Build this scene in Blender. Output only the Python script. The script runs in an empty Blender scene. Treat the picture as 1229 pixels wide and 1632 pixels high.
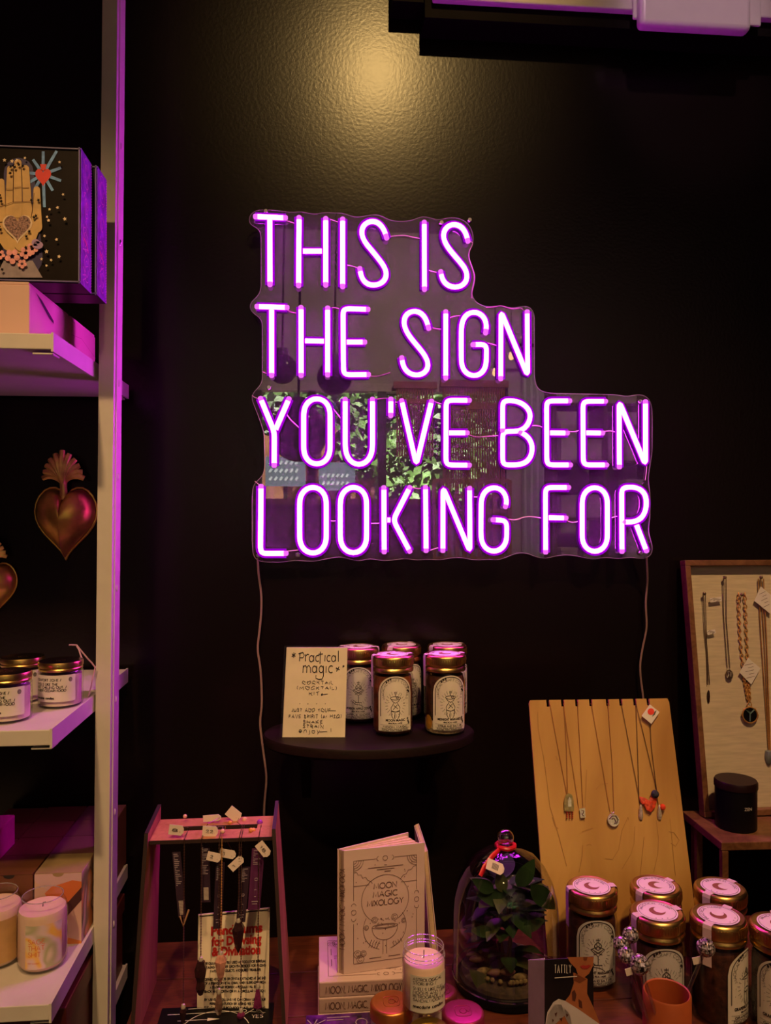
import bpy, bmesh, math, random
from mathutils import Vector, Matrix
R = math.radians
rnd = random.Random(7)
scene = bpy.context.scene
col = scene.collection

# ------------------------------------------------------------------ camera
F_PX, YAW, PITCH, CZ = 1250.0, 5.0, 0.4, 1.5
cam_d = bpy.data.cameras.new('camera')
cam_d.sensor_fit = 'HORIZONTAL'; cam_d.sensor_width = 36.0; cam_d.lens = 36.0 * F_PX / 1229.0
cam_d.clip_start = 0.02; cam_d.clip_end = 100
cam = bpy.data.objects.new('camera', cam_d); col.objects.link(cam)
cam.location = (0, 0, CZ); cam.rotation_euler = (R(90 + PITCH), 0, R(-YAW))
scene.camera = cam
RM = cam.rotation_euler.to_matrix()

# ------------------------------------------------------------------ world, sun, lamps, exposure
w = bpy.data.worlds.new('sky'); scene.world = w; w.use_nodes = True
bgn = w.node_tree.nodes['Background']
skyn = w.node_tree.nodes.new('ShaderNodeTexSky'); skyn.sky_type = 'HOSEK_WILKIE'
skyn.sun_direction = Vector((0.1, 0.30, 0.95)).normalized(); skyn.turbidity = 3.0
w.node_tree.links.new(skyn.outputs[0], bgn.inputs[0]); bgn.inputs[1].default_value = 1.6

def add_light(name, kind, loc, target, energy, color, **kw):
    d = bpy.data.lights.new(name, kind); d.energy = energy; d.color = color
    for k, v in kw.items(): setattr(d, k, v)
    o = bpy.data.objects.new(name, d); col.objects.link(o); o.location = loc
    o.rotation_euler = (Vector(target) - Vector(loc)).to_track_quat('-Z', 'Y').to_euler()
    return o
add_light('sun', 'SUN', (0, 0, 9), (-0.1, -0.30, 8.05), 48.0, (1, .95, .86), angle=R(1))
WARM = (1.0, 0.58, 0.25)
add_light('track_light_wall', 'SPOT', (0.27, -0.6, 3.50), (0.10, 1.45, 2.36), 120, (1.0, .62, .21), spot_size=R(24), spot_blend=1.0, shadow_soft_size=.03)
add_light('track_light_table', 'SPOT', (0.75, 0.05, 3.25), (0.60, 1.2, 0.95), 125, WARM, spot_size=R(42), spot_blend=.8, shadow_soft_size=.05)
add_light('track_light_middle', 'SPOT', (0.22, -0.5, 3.3), (-0.05, 1.12, 0.95), 80, WARM, spot_size=R(38), spot_blend=.9, shadow_soft_size=.05)
add_light('track_light_shelf', 'SPOT', (-0.45, -0.75, 3.3), (-0.46, 1.15, 1.30), 150, WARM, spot_size=R(32), spot_blend=.8, shadow_soft_size=.05)
add_light('track_light_room', 'SPOT', (0.9, -0.4, 3.5), (0.9, -2.9, 1.8), 320, (1.0, .74, .52), spot_size=R(115), spot_blend=.9, shadow_soft_size=.08)
add_light('added_beam_fill', 'SPOT', (0.30, -0.3, 3.45), (.70, 1.36, 2.40), 60, (1.0, .60, .70), spot_size=R(11), spot_blend=.7, shadow_soft_size=.04)  # added pink fill to brighten the lamp box and beam; no real fixture
vs = scene.view_settings
vs.view_transform = 'Standard'; vs.look = 'None'; vs.exposure = 0.0; vs.gamma = 1.0
vs.use_curve_mapping = False
scene.cycles.max_bounces = 7; scene.cycles.diffuse_bounces = 3; scene.cycles.glossy_bounces = 3; scene.cycles.transparent_max_bounces = 14
scene.cycles.caustics_reflective = False; scene.cycles.caustics_refractive = False

# ------------------------------------------------------------------ helpers
def P(px, py, Y):
    d = RM @ Vector(((px - 614.5) / F_PX, (816.0 - py) / F_PX, -1.0))
    t = Y / d.y
    return Vector((0, 0, CZ)) + d * t
def AZ(px, py, z):            # pixel -> point on the level plane at height z
    d = RM @ Vector(((px - 614.5) / F_PX, (816.0 - py) / F_PX, -1.0))
    return Vector((0, 0, CZ)) + d * ((z - CZ) / d.z)
YM = 1.412
def Q(px, py, Yb):            # where a thing seen in the sign's glossy panel really stands
    p = P(px, py, 2 * YM - Yb); p.y = Yb
    return p
V = Vector

class MB:
    def __init__(s): s.v = []; s.f = []; s.sm = False
    def add(s, vs_, fs):
        o = len(s.v); s.v += [Vector(x) for x in vs_]; s.f += [tuple(i + o for i in f) for f in fs]; return s
    def box(s, x0, x1, y0, y1, z0, z1):
        return s.add([(x0,y0,z0),(x1,y0,z0),(x1,y1,z0),(x0,y1,z0),(x0,y0,z1),(x1,y0,z1),(x1,y1,z1),(x0,y1,z1)],
                     [(0,3,2,1),(4,5,6,7),(0,1,5,4),(1,2,6,5),(2,3,7,6),(3,0,4,7)])
    def hexa(s, b, t):        # four bottom, four top points
        return s.add(list(b) + list(t), [(0,3,2,1),(4,5,6,7),(0,1,5,4),(1,2,6,5),(2,3,7,6),(3,0,4,7)])
    def bar(s, a, b, wx, wy, up=(0,0,1)):
        a, b = V(a), V(b); d = (b - a).normalized(); up = V(up)
        if abs(d.dot(up)) > .95: up = V((0, 1, 0))
        x = d.cross(up).normalized() * wx / 2; y = x.normalized().cross(d).normalized() * wy / 2
        return s.hexa([a-x-y, a+x-y, a+x+y, a-x+y], [b-x-y, b+x-y, b+x+y, b-x+y])
    def lathe(s, prof, seg=24, c=(0,0,0), mat=None):
        o = len(s.v); c = V(c); n = len(prof)
        for r, z in prof:
            for k in range(seg):
                a = 2 * math.pi * k / seg
                p = V((r * math.sin(a), -r * math.cos(a), z))
                if mat is not None: p = mat @ p
                s.v.append(p + c)
        for i in range(n - 1):
            for k in range(seg):
                k2 = (k + 1) % seg
                s.f.append((o+i*seg+k, o+i*seg+k2, o+(i+1)*seg+k2, o+(i+1)*seg+k))
        return s
    def tube(s, pts, r, seg=8, closed=False, flat=1.0, nrm=None, cap=True):
        pts = [V(p) for p in pts]; n = len(pts); o = len(s.v)
        ref = V(nrm) if nrm is not None else V((0.13, -1, 0.21))
        for i, p in enumerate(pts):
            if closed: d = pts[(i+1) % n] - pts[i-1]
            else: d = pts[min(i+1, n-1)] - pts[max(i-1, 0)]
            d = d.normalized() if d.length > 1e-9 else V((0, 0, 1))
            x = d.cross(ref)
            if x.length < 1e-4: x = d.cross(V((1, 0, .1)))
            x.normalize(); y = x.cross(d).normalized()
            rr = r[i] if isinstance(r, (list, tuple)) else r
            for k in range(seg):
                a = 2 * math.pi * k / seg
                s.v.append(p + x * (rr * math.cos(a)) + y * (rr * flat * math.sin(a)))
        for i in range(n if closed else n - 1):
            j = (i + 1) % n
            for k in range(seg):
                k2 = (k + 1) % seg
                s.f.append((o+i*seg+k, o+i*seg+k2, o+j*seg+k2, o+j*seg+k))
        if not closed and cap:
            s.f.append(tuple(o + k for k in range(seg))); s.f.append(tuple(o+(n-1)*seg+k for k in reversed(range(seg))))
        return s
    def prism(s, pts, ext):   # closed polygon of 3-D points pushed along ext
        ext = V(ext); n = len(pts); o = len(s.v)
        s.v += [V(p) for p in pts] + [V(p) + ext for p in pts]
        s.f.append(tuple(o+i for i in range(n))); s.f.append(tuple(o+n+i for i in reversed(range(n))))
        for i in range(n):
            j = (i + 1) % n; s.f.append((o+i, o+n+i, o+n+j, o+j))
        return s
    def sphere(s, c, r, seg=14, ring=8, sc=(1,1,1)):
        prof = [(max(1e-5, math.sin(math.pi*i/ring)), -math.cos(math.pi*i/ring)) for i in range(ring+1)]
        m = Matrix.Diagonal(V((r*sc[0], r*sc[1], r*sc[2])))
        return s.lathe(prof, seg, c, m)
    def ribbons(s, polys, wdt, mp, close=False):
        for pl in polys:
            pts = [V((p[0], p[1])) for p in pl]
            q = [pts[0]]
            for a, b in zip(pts, pts[1:]):
                L = (b - a).length; k = max(1, int(L / max(.004, wdt * 6)))
                q += [a.lerp(b, (i+1)/k) for i in range(k)]
            o = len(s.v); n = len(q)
            if n < 2: continue
            for i, p in enumerate(q):
                d = q[min(i+1, n-1)] - q[max(i-1, 0)]
                if d.length < 1e-9: d = V((1, 0))
                d.normalize(); nn = V((-d.y, d.x)) * wdt / 2
                s.v += [mp(*(p + nn)), mp(*(p - nn))]
            for i in range(n - 1): s.f.append((o+2*i, o+2*i+1, o+2*i+3, o+2*i+2))
        return s
    def flat(s, poly, mp):    # flat print: filled outline (fan round its centroid)
        o = len(s.v); n = len(poly)
        cx = sum(p[0] for p in poly)/n; cy = sum(p[1] for p in poly)/n
        s.v += [mp(*p) for p in poly] + [mp(cx, cy)]
        s.f += [(o+i, o+(i+1) % n, o+n) for i in range(n)]
        return s

def thing(name, label, cat, loc=(0,0,0), rotz=0, group=None):
    o = bpy.data.objects.new(name, None); o.empty_display_size = .02; col.objects.link(o)
    o.location = loc; o.rotation_euler = (0, 0, rotz); o['label'] = label; o['category'] = cat
    if group: o['group'] = group
    return o
MESH = {}
def obj(name, mb, mat, parent=None, smooth=False, bevel=0, world=False, key=None, label=None, merge=False, kind=None, seg=2):
    if key and key in MESH: me = MESH[key]
    else:
        me = bpy.data.meshes.new(name)
        off = V((0, 0, 0))
        if world and parent is not None:
            r = parent
            while r.parent is not None: r = r.parent
            off = V(r.location)
        bm = bmesh.new()
        vv = [bm.verts.new(p - off) for p in mb.v]
        bm.verts.index_update()
        for f in mb.f:
            try: bm.faces.new([vv[i] for i in f])
            except ValueError: pass
        if merge: bmesh.ops.remove_doubles(bm, verts=bm.verts, dist=2e-6)
        bmesh.ops.recalc_face_normals(bm, faces=bm.faces)
        if smooth:
            for f in bm.faces: f.smooth = True
        bm.to_mesh(me); bm.free()
        me.materials.append(mat)
        if smooth and smooth != 'all':
            try: me.set_sharp_from_angle(angle=R(40))
            except Exception: pass
        if key: MESH[key] = me
    o = bpy.data.objects.new(name, me); col.objects.link(o)
    if parent is not None: o.parent = parent
    if bevel:
        m = o.modifiers.new('bevel', 'BEVEL'); m.width = bevel; m.segments = seg; m.limit_method = 'ANGLE'
    if label: o['label'] = label
    if kind: o['kind'] = kind
    return o
def top(o, label, cat, group=None):
    o['label'] = label; o['category'] = cat
    if group: o['group'] = group
    return o
def struct(name, mb, mat, **kw):
    o = obj(name, mb, mat, **kw); o['kind'] = 'structure'; return o

# ------------------------------------------------------------------ materials (all node based)
MATS = {}
def mat(name, c, rough=.5, metal=0.0, spec=.5, var=.12, scale=40, bump=0, stretch=(1,1,1), emit=None, estr=0, alpha=None, coat=0, detail=3):
    if name in MATS: return MATS[name]
    m = bpy.data.materials.new(name); m.use_nodes = True; nt = m.node_tree; N = nt.nodes; L = nt.links
    b = N['Principled BSDF']
    b.inputs['Roughness'].default_value = rough; b.inputs['Metallic'].default_value = metal
    b.inputs['Specular IOR Level'].default_value = spec
    if coat: b.inputs['Coat Weight'].default_value = coat; b.inputs['Coat Roughness'].default_value = .1
    tc = N.new('ShaderNodeTexCoord'); mp = N.new('ShaderNodeMapping'); mp.inputs['Scale'].default_value = stretch
    nz = N.new('ShaderNodeTexNoise'); nz.inputs['Scale'].default_value = scale; nz.inputs['Detail'].default_value = detail
    rp = N.new('ShaderNodeValToRGB')
    rp.color_ramp.elements[0].position = .3; rp.color_ramp.elements[1].position = .7
    rp.color_ramp.elements[0].color = (*[max(0, x*(1-var)) for x in c], 1); rp.color_ramp.elements[1].color = (*[min(1, x*(1+var)) for x in c], 1)
    L.new(tc.outputs['Object'], mp.inputs[0]); L.new(mp.outputs[0], nz.inputs[0]); L.new(nz.outputs[0], rp.inputs[0]); L.new(rp.outputs[0], b.inputs['Base Color'])
    if bump:
        bp = N.new('ShaderNodeBump'); bp.inputs['Strength'].default_value = bump; bp.inputs['Distance'].default_value = .002
        L.new(nz.outputs[0], bp.inputs['Height']); L.new(bp.outputs[0], b.inputs['Normal'])
    if emit:
        b.inputs['Emission Color'].default_value = (*emit, 1); b.inputs['Emission Strength'].default_value = estr
    MATS[name] = m; return m
def wood(name, c1, c2, rough=.45, axis=(1,1,1), scale=8, dist=6, bands=6.0, spec=.4, amp=.16):
    if name in MATS: return MATS[name]
    m = bpy.data.materials.new(name); m.use_nodes = True; nt = m.node_tree; N = nt.nodes; L = nt.links
    b = N['Principled BSDF']; b.inputs['Roughness'].default_value = rough; b.inputs['Specular IOR Level'].default_value = spec
    tc = N.new('ShaderNodeTexCoord'); mp = N.new('ShaderNodeMapping'); mp.inputs['Scale'].default_value = axis
    wv = N.new('ShaderNodeTexNoise'); wv.inputs['Scale'].default_value = scale; wv.inputs['Detail'].default_value = 6; wv.inputs['Distortion'].default_value = dist
    w2 = N.new('ShaderNodeTexNoise'); w2.inputs['Scale'].default_value = scale*.35; w2.inputs['Detail'].default_value = 2
    mth = N.new('ShaderNodeMath'); mth.operation = 'MULTIPLY'; mth.inputs[1].default_value = bands
    sn = N.new('ShaderNodeMath'); sn.operation = 'SINE'
    ad = N.new('ShaderNodeMath'); ad.operation = 'MULTIPLY_ADD'; ad.inputs[1].default_value = amp
    rp = N.new('ShaderNodeValToRGB'); rp.color_ramp.elements[0].position = .28; rp.color_ramp.elements[1].position = .72
    rp.color_ramp.elements[0].color = (*c1, 1); rp.color_ramp.elements[1].color = (*c2, 1)
    L.new(tc.outputs['Object'], mp.inputs[0]); L.new(mp.outputs[0], wv.inputs[0]); L.new(mp.outputs[0], w2.inputs[0])
    L.new(w2.outputs[0], mth.inputs[0]); L.new(mth.outputs[0], sn.inputs[0]); L.new(sn.outputs[0], ad.inputs[0]); L.new(wv.outputs[0], ad.inputs[2])
    L.new(ad.outputs[0], rp.inputs[0]); L.new(rp.outputs[0], b.inputs['Base Color'])
    MATS[name] = m; return m
def emis(name, c, s):
    if name in MATS: return MATS[name]
    m = bpy.data.materials.new(name); m.use_nodes = True; nt = m.node_tree; nt.nodes.clear()
    e = nt.nodes.new('ShaderNodeEmission'); e.inputs[0].default_value = (*c, 1); e.inputs[1].default_value = s
    o = nt.nodes.new('ShaderNodeOutputMaterial'); nt.links.new(e.outputs[0], o.inputs[0])
    MATS[name] = m; return m
def glass(name, tint=(1,1,1), base=.05, edge=.5, rough=.02, haze=0, power=3.0, hazecol=(1,1,1)):
    if name in MATS: return MATS[name]
    m = bpy.data.materials.new(name); m.use_nodes = True; nt = m.node_tree; N = nt.nodes; L = nt.links; N.clear()
    o = N.new('ShaderNodeOutputMaterial'); tr = N.new('ShaderNodeBsdfTransparent'); tr.inputs[0].default_value = (*tint, 1)
    gl = N.new('ShaderNodeBsdfAnisotropic') if False else N.new('ShaderNodeBsdfGlossy'); gl.inputs['Roughness'].default_value = rough
    lw = N.new('ShaderNodeLayerWeight'); lw.inputs[0].default_value = .5
    pw = N.new('ShaderNodeMath'); pw.operation = 'POWER'; pw.inputs[1].default_value = power
    ma = N.new('ShaderNodeMath'); ma.operation = 'MULTIPLY_ADD'; ma.inputs[1].default_value = edge; ma.inputs[2].default_value = base
    mx = N.new('ShaderNodeMixShader')
    L.new(lw.outputs['Facing'], pw.inputs[0]); L.new(pw.outputs[0], ma.inputs[0]); L.new(ma.outputs[0], mx.inputs[0])
    src = tr
    if haze:
        df = N.new('ShaderNodeBsdfDiffuse'); df.inputs[0].default_value = (*hazecol, 1)
        m2 = N.new('ShaderNodeMixShader'); m2.inputs[0].default_value = haze
        L.new(tr.outputs[0], m2.inputs[1]); L.new(df.outputs[0], m2.inputs[2]); src = m2
    L.new(src.outputs[0], mx.inputs[1]); L.new(gl.outputs[0], mx.inputs[2]); L.new(mx.outputs[0], o.inputs[0])
    MATS[name] = m; return m

m_wall = mat('black_wall_paint', (.0055, .0030, .0028), .25, spec=.24, var=.2, scale=160, bump=.10)
m_white = mat('white_powder_coat', (.62, .58, .52), .45, var=.04, scale=30)
m_beam = mat('white_painted_beam', (.7, .66, .66), .5, var=.05, scale=20)
m_plastic = mat('white_plastic', (.75, .70, .72), .35, var=.03, scale=20)
m_floor = wood('shop_floor_boards', (.05, .03, .02), (.10, .06, .04), .4, (1, 8, 1))
m_ceil = mat('ceiling_paint', (.35, .30, .30), .8, var=.08, scale=3)
m_room = mat('pale_shop_wall', (.50, .42, .40), .8, var=.10, scale=2)
m_darkroom = mat('dark_shop_wall', (.05, .035, .04), .7, var=.2, scale=3)
m_table = wood('red_brown_table_wood', (.06, .012, .006), (.13, .033, .014), .42, (1, 9, 9), 10, 4)
m_redwood = wood('laser_cut_redwood', (.38, .13, .07), (.52, .21, .12), .5, (9, 9, 1), 7, 2)
m_burnt = mat('burnt_edge', (.025, .010, .008), .6)
m_maple = wood('maple_plywood', (.40, .20, .05), (.64, .38, .12), .38, (3.0, 3.0, .7), 2.6, 1.2, 34, amp=.10)
m_frame = wood('walnut_frame', (.12, .05, .02), (.24, .11, .05), .4, (3, 3, 3), 12, 3)
m_linen = mat('cream_linen', (.66, .56, .42), .8, var=.10, scale=25, stretch=(1, 1, 9), bump=.1)
m_darkwood = wood('dark_stained_oak', (.006, .003, .003), (.014, .006, .005), .5, (1, 8, 8), spec=.12)
m_paper = mat('cream_paper', (.72, .64, .50), .7, var=.05, scale=30)
m_whitepaper = mat('white_paper', (.80, .76, .72), .65, var=.04, scale=30)
m_ink = mat('dark_ink', (.016, .011, .010), .6, var=.1)
m_gold = mat('brass_lid', (.60, .40, .13), .30, 1.0, var=.10, scale=60)
m_glass = glass('clear_glass', (.98, .98, .97), .035, .55)
m_ctr = mat('dried_brown_contents', (.055, .018, .008), .45, var=.8, scale=90, bump=.6)
m_label = mat('label_paper', (.70, .66, .58), .55, var=.04, scale=50)
m_labelg = mat('label_paper_grey', (.56, .55, .55), .5, var=.04, scale=50)
m_sticker = mat('lid_sticker', (.85, .72, .74), .5, var=.04, scale=40)
m_black = mat('black_satin', (.004, .0035, .004), .4, var=.2, spec=.18)
m_blackm = mat('black_matte', (.006, .004, .004), .7, var=.2, spec=.08)
m_steel = mat('polished_steel', (.75, .72, .72), .2, 1.0)
m_goldchain = mat('gold_chain', (.75, .40, .13), .34, .6, var=.15)
m_darkchain = mat('antique_chain', (.30, .22, .16), .35, 1.0, var=.2)
m_silver = mat('silver', (.72, .68, .58), .35, .5, var=.25, scale=300)
m_kraft = mat('natural_card', (.55, .36, .22), .7, var=.10, scale=14)
m_wax = mat('cream_wax', (.86, .62, .50), .5, var=.04, scale=20)
m_tag = mat('price_tag_card', (.74, .62, .56), .6, var=.04)

# ------------------------------------------------------------------ lettering
def arcpts(cx, cy, rx, ry, a0, a1, n=10):
    return [(cx + rx*math.cos(R(a0+(a1-a0)*i/n)), cy + ry*math.sin(R(a0+(a1-a0)*i/n))) for i in range(n+1)]
O_ = arcpts(.5, .5, .5, .5, 90, 450, 20)
GL = {  # single-stroke capitals: width, polylines
 'A': (.8, [[(0,0),(.4,1),(.8,0)], [(.15,.36),(.65,.36)]]),
 'B': (.65, [[(0,0),(0,1),(.35,1)] + arcpts(.35,.76,.22,.24,90,-90,6) + [(0,.52)], arcpts(.35,.26,.28,.26,90,-90,6) + [(0,0)]]),
 'C': (.85, [arcpts(.5,.5,.5,.5,50,310,16)]),
 'D': (.85, [[(0,0),(0,1),(.35,1)] + arcpts(.35,.5,.5,.5,90,-90,10) + [(0,0)]]),
 'E': (.55, [[(.55,0),(0,0),(0,1),(.55,1)], [(0,.52),(.45,.52)]]),
 'F': (.55, [[(0,0),(0,1),(.55,1)], [(0,.5),(.45,.5)]]),
 'G': (.95, [arcpts(.5,.5,.5,.5,50,340,16) + [(.97,.45),(.6,.45)]]),
 'H': (.75, [[(0,0),(0,1)], [(.75,0),(.75,1)], [(0,.5),(.75,.5)]]),
 'I': (.05, [[(0,0),(0,1)]]),
 'J': (.4, [[(.4,1),(.4,.2)] + arcpts(.2,.2,.2,.2,0,-180,6)]),
 'K': (.65, [[(0,0),(0,1)], [(.6,1),(0,.45)], [(.15,.58),(.65,0)]]),
 'L': (.5, [[(0,1),(0,0),(.5,0)]]),
 'M': (.95, [[(0,0),(.12,1),(.47,.15),(.83,1),(.95,0)]]),
 'N': (.78, [[(0,0),(0,1),(.78,0),(.78,1)]]),
 'O': (1., [O_]),
 'P': (.6, [[(0,0),(0,1),(.32,1)] + arcpts(.32,.73,.27,.27,90,-90,8) + [(0,.46)]]),
 'Q': (1., [O_, [(.6,.3),(.95,-.05)]]),
 'R': (.62, [[(0,0),(0,1),(.32,1)] + arcpts(.32,.74,.26,.26,90,-90,8) + [(0,.48)], [(.28,.48),(.62,0)]]),
 'S': (.6, [[(.57,.86),(.42,.98),(.2,.98),(.05,.82),(.08,.64),(.3,.53),(.5,.42),(.58,.24),(.48,.06),(.26,0),(.02,.12)]]),
 'T': (.65, [[(0,1),(.65,1)], [(.325,0),(.325,1)]]),
 'U': (.72, [[(0,1),(0,.35)] + arcpts(.36,.35,.36,.35,180,360,10) + [(.72,1)]]),
 'V': (.75, [[(0,1),(.375,0),(.75,1)]]),
 'W': (1.1, [[(0,1),(.28,0),(.55,.85),(.82,0),(1.1,1)]]),
 'X': (.7, [[(0,0),(.7,1)], [(0,1),(.7,0)]]),
 'Y': (.7, [[(0,1),(.35,.5),(.7,1)], [(.35,.5),(.35,0)]]),
 'Z': (.65, [[(0,1),(.65,1),(0,0),(.65,0)]]),
 ' ': (.35, []), '.': (.1, [[(0,0),(.06,.06)]]), ',': (.1, [[(.05,.05),(0,-.12)]]), '/': (.4, [[(0,-.1),(.4,1.05)]]),
 "'": (.08, [[(0,1),(0,.75)]]), '!': (.08, [[(0,1),(0,.3)], [(0,.08),(0,0)]]), '(': (.2, [[(.2,1.1),(.02,.75),(.02,.25),(.2,-.1)]]), ')': (.2, [[(0,1.1),(.18,.75),(.18,.25),(0,-.1)]]),
 '-': (.5, [[(0,.5),(.5,.5)]]), '*': (.4, [[(.2,.8),(.2,.3)], [(0,.7),(.4,.4)], [(.4,.7),(0,.4)]]), '&': (.7, [[(.7,0),(.1,.75),(.2,1),(.42,.95),(.4,.72),(.05,.35),(.1,.05),(.35,0),(.68,.4)]]),
 '2': (.5, [[(.02,.8),(.15,1),(.4,.98),(.48,.75),(0,0),(.5,0)]]), '$': (.5, [[(.5,.8),(.1,.85),(.05,.6),(.45,.4),(.45,.15),(0,.2)], [(.25,1.1),(.25,-.1)]]), '1': (.2, [[(0,.8),(.15,1),(.15,0)]]), '8': (.5, [arcpts(.25,.74,.22,.24,0,360,10), arcpts(.25,.26,.25,.26,0,360,10)]),
 'a': (.5, [arcpts(.25,.28,.25,.28,40,400,12), [(.48,.56),(.48,0)]]), 'c': (.45, [arcpts(.27,.28,.27,.28,50,310,10)]), 'd': (.5, [arcpts(.25,.28,.25,.28,0,360,12), [(.5,1),(.5,0)]]),
 'e': (.5, [[(.02,.3),(.5,.3)] + arcpts(.26,.28,.25,.28,10,300,10)]), 'g': (.5, [arcpts(.25,.28,.25,.28,40,400,12), [(.48,.56),(.48,-.2)] + arcpts(.25,-.22,.23,.2,0,-170,8)]),
 'i': (.06, [[(0,.56),(0,0)], [(0,.78),(0,.72)]]), 'l': (.06, [[(0,1),(0,0)]]), 'm': (.75, [[(0,0),(0,.56)], [(0,.42),(.12,.56),(.28,.56),(.36,.42),(.36,0)], [(.36,.42),(.48,.56),(.64,.56),(.72,.42),(.72,0)]]),
 'n': (.42, [[(0,0),(0,.56)], [(0,.42),(.14,.56),(.3,.56),(.42,.42),(.42,0)]]), 'o': (.54, [arcpts(.27,.28,.27,.28,0,360,12)]), 'r': (.32, [[(0,0),(0,.56)], [(0,.38),(.14,.54),(.32,.54)]]),
 's': (.38, [[(.36,.48),(.2,.56),(.04,.48),(.06,.34),(.32,.22),(.36,.08),(.2,0),(.02,.07)]]), 't': (.36, [[(.17,.85),(.17,0)], [(0,.56),(.36,.56)]]), 'y': (.42, [[(0,.56),(.22,.05)], [(.42,.56),(.1,-.3)]]),
 'j': (.2, [[(.2,.56),(.2,-.2),(.05,-.32)]]), 'f': (.3, [[(.3,.95),(.15,.9),(.12,.6),(.12,0)], [(0,.55),(.28,.55)]]), 'u': (.42, [[(0,.56),(0,.15),(.12,0),(.3,0),(.42,.15)], [(.42,.56),(.42,0)]]),
}
def stext(s, x, y, h, align='l', track=.18, sx=1.0, slant=0):
    out = []; cx = 0
    for ch in s:
        wd, pls = GL.get(ch, GL[' '])
        for pl in pls: out.append([((cx + px*sx + slant*py), py) for px, py in pl])
        cx += wd*sx + track
    tot = (cx - track) * h
    ox = {'l': 0, 'c': -tot/2, 'r': -tot}[align]
    return [[(x + ox + px*h, y + py*h) for px, py in pl] for pl in out]
def sfit(s, x, y, h, width, align='c', track=.18):
    t = stext(s, 0, 0, h, 'l', track); mxx = max(p[0] for pl in t for p in pl); k = width/mxx
    ox = {'l': 0, 'c': -width/2, 'r': -width}[align]
    return [[(x + ox + px*k, y + py) for px, py in pl] for pl in t]
def curve_text(s, cx, cy, r, h, a_mid=90, track=.3):
    out = []; wid = sum(GL.get(c, GL[' '])[0] + track for c in s) - track
    ang = a_mid + math.degrees(wid*h/r)/2
    for ch in s:
        wd, pls = GL.get(ch, GL[' '])
        for pl in pls:
            q = []
            for px, py in pl:
                a = R(ang) - px*h/r
                q.append((cx + (r+py*h)*math.cos(a), cy + (r+py*h)*math.sin(a)))
            out.append(q)
        ang -= math.degrees((wd + track)*h/r)
    return out
def btext(s, size, bold=0.0, spacing=1.0):
    """built-in font as filled outlines -> verts2d, faces"""
    c = bpy.data.curves.new('t', 'FONT'); c.body = s; c.size = size; c.align_x = 'CENTER'; c.offset = bold; c.space_character = spacing; c.resolution_u = 3
    o = bpy.data.objects.new('t', c); col.objects.link(o)
    dg = bpy.context.evaluated_depsgraph_get(); dg.update()
    me = bpy.data.meshes.new_from_object(o.evaluated_get(dg))
    vs_ = [(v.co.x, v.co.y) for v in me.vertices]; fs = [tuple(p.vertices) for p in me.polygons]
    bpy.data.objects.remove(o); bpy.data.curves.remove(c); bpy.data.meshes.remove(me)
    return vs_, fs
def put_btext(mb, s, size, x, y, mp, width=None, bold=0.0, sy=1.0, serif=0):
    vs_, fs = btext(s, size, bold)
    k = 1.0
    if width:
        xs = [v[0] for v in vs_]; k = width/(max(xs)-min(xs))
    mb.add([mp(x + v[0]*k, y + v[1]*sy) for v in vs_], fs)
def plane_map(o, ux, uy, off=0.0006):
    o, ux, uy = V(o), V(ux).normalized(), V(uy).normalized(); n = ux.cross(uy).normalized()
    return lambda u, v: o + ux*u + uy*v + n*off
def cyl_map(r, z0=0, a0=0):
    return lambda u, v: V((r*math.sin(u/r + a0), -r*math.cos(u/r + a0), z0 + v))
def pxmap(Y, off=0.0):        # photo pixels -> the plane y = Y (used for flat artwork and hung things)
    return lambda u, v: P(u, v, Y) + V((0, -off, 0))

# ================================================================== the setting
WY = 1.45                                    # back wall plane
X0, X1, YB, ZC = -2.3, 3.3, -3.05, 3.65
struct('wall_back', MB().box(X0-.1, X1+.1, WY, WY+.12, 0, ZC), m_wall)
struct('floor', MB().box(X0-.1, X1+.1, YB-.1, WY+.12, -.1, 0), m_floor)
struct('ceiling', MB().box(X0-.1, X1+.1, YB-.15, WY+.12, ZC, ZC+.15), m_ceil)
struct('wall_left', MB().box(X0-.12, X0, YB-.1, WY, 0, ZC), m_darkroom)
struct('wall_right', MB().box(X1, X1+.12, YB-.1, WY, 0, ZC), m_darkroom)
# street front: pale wall round a wide window (seen mirrored in the sign's panel)
wl, wr, wt, wb = Q(404, 700, YB).x, Q(806, 700, YB).x, Q(600, 612, YB).z, Q(600, 800, YB).z
fw = MB(); fw.box(X0, wl, YB-.1, YB, 0, ZC); fw.box(wr, X1, YB-.1, YB, 0, ZC); fw.box(wl, wr, YB-.1, YB, wt, ZC); fw.box(wl, wr, YB-.1, YB, 0, wb)
struct('wall_front', fw, m_room)
wn = bpy.data.objects.new('window_1', None); col.objects.link(wn); wn['kind'] = 'structure'
m_wframe = mat('dark_window_frame', (.03, .016, .018), .5)
g = MB()
mulls = [wl+.03, Q(497, 700, YB).x, Q(609, 700, YB).x, wr-.03]
for x in mulls: obj('mullion', MB().box(x-.03, x+.03, YB-.07, YB+.02, wb, wt), m_wframe, wn)
obj('window_sill', MB().box(wl, wr, YB-.1, YB+.08, wb-.05, wb+.01), m_wframe, wn)
obj('window_head', MB().box(wl, wr, YB-.07, YB+.03, wt-.06, wt), mat('window_head', (.6,.5,.46), .6), wn)
m_pane = glass('window_pane', (.97, .99, .98), .04, .4)
for a, b in zip(mulls, mulls[1:]): obj('pane', MB().box(a+.03, b-.03, YB-.035, YB-.029, wb+.01, wt-.06), m_pane, wn)
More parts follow.
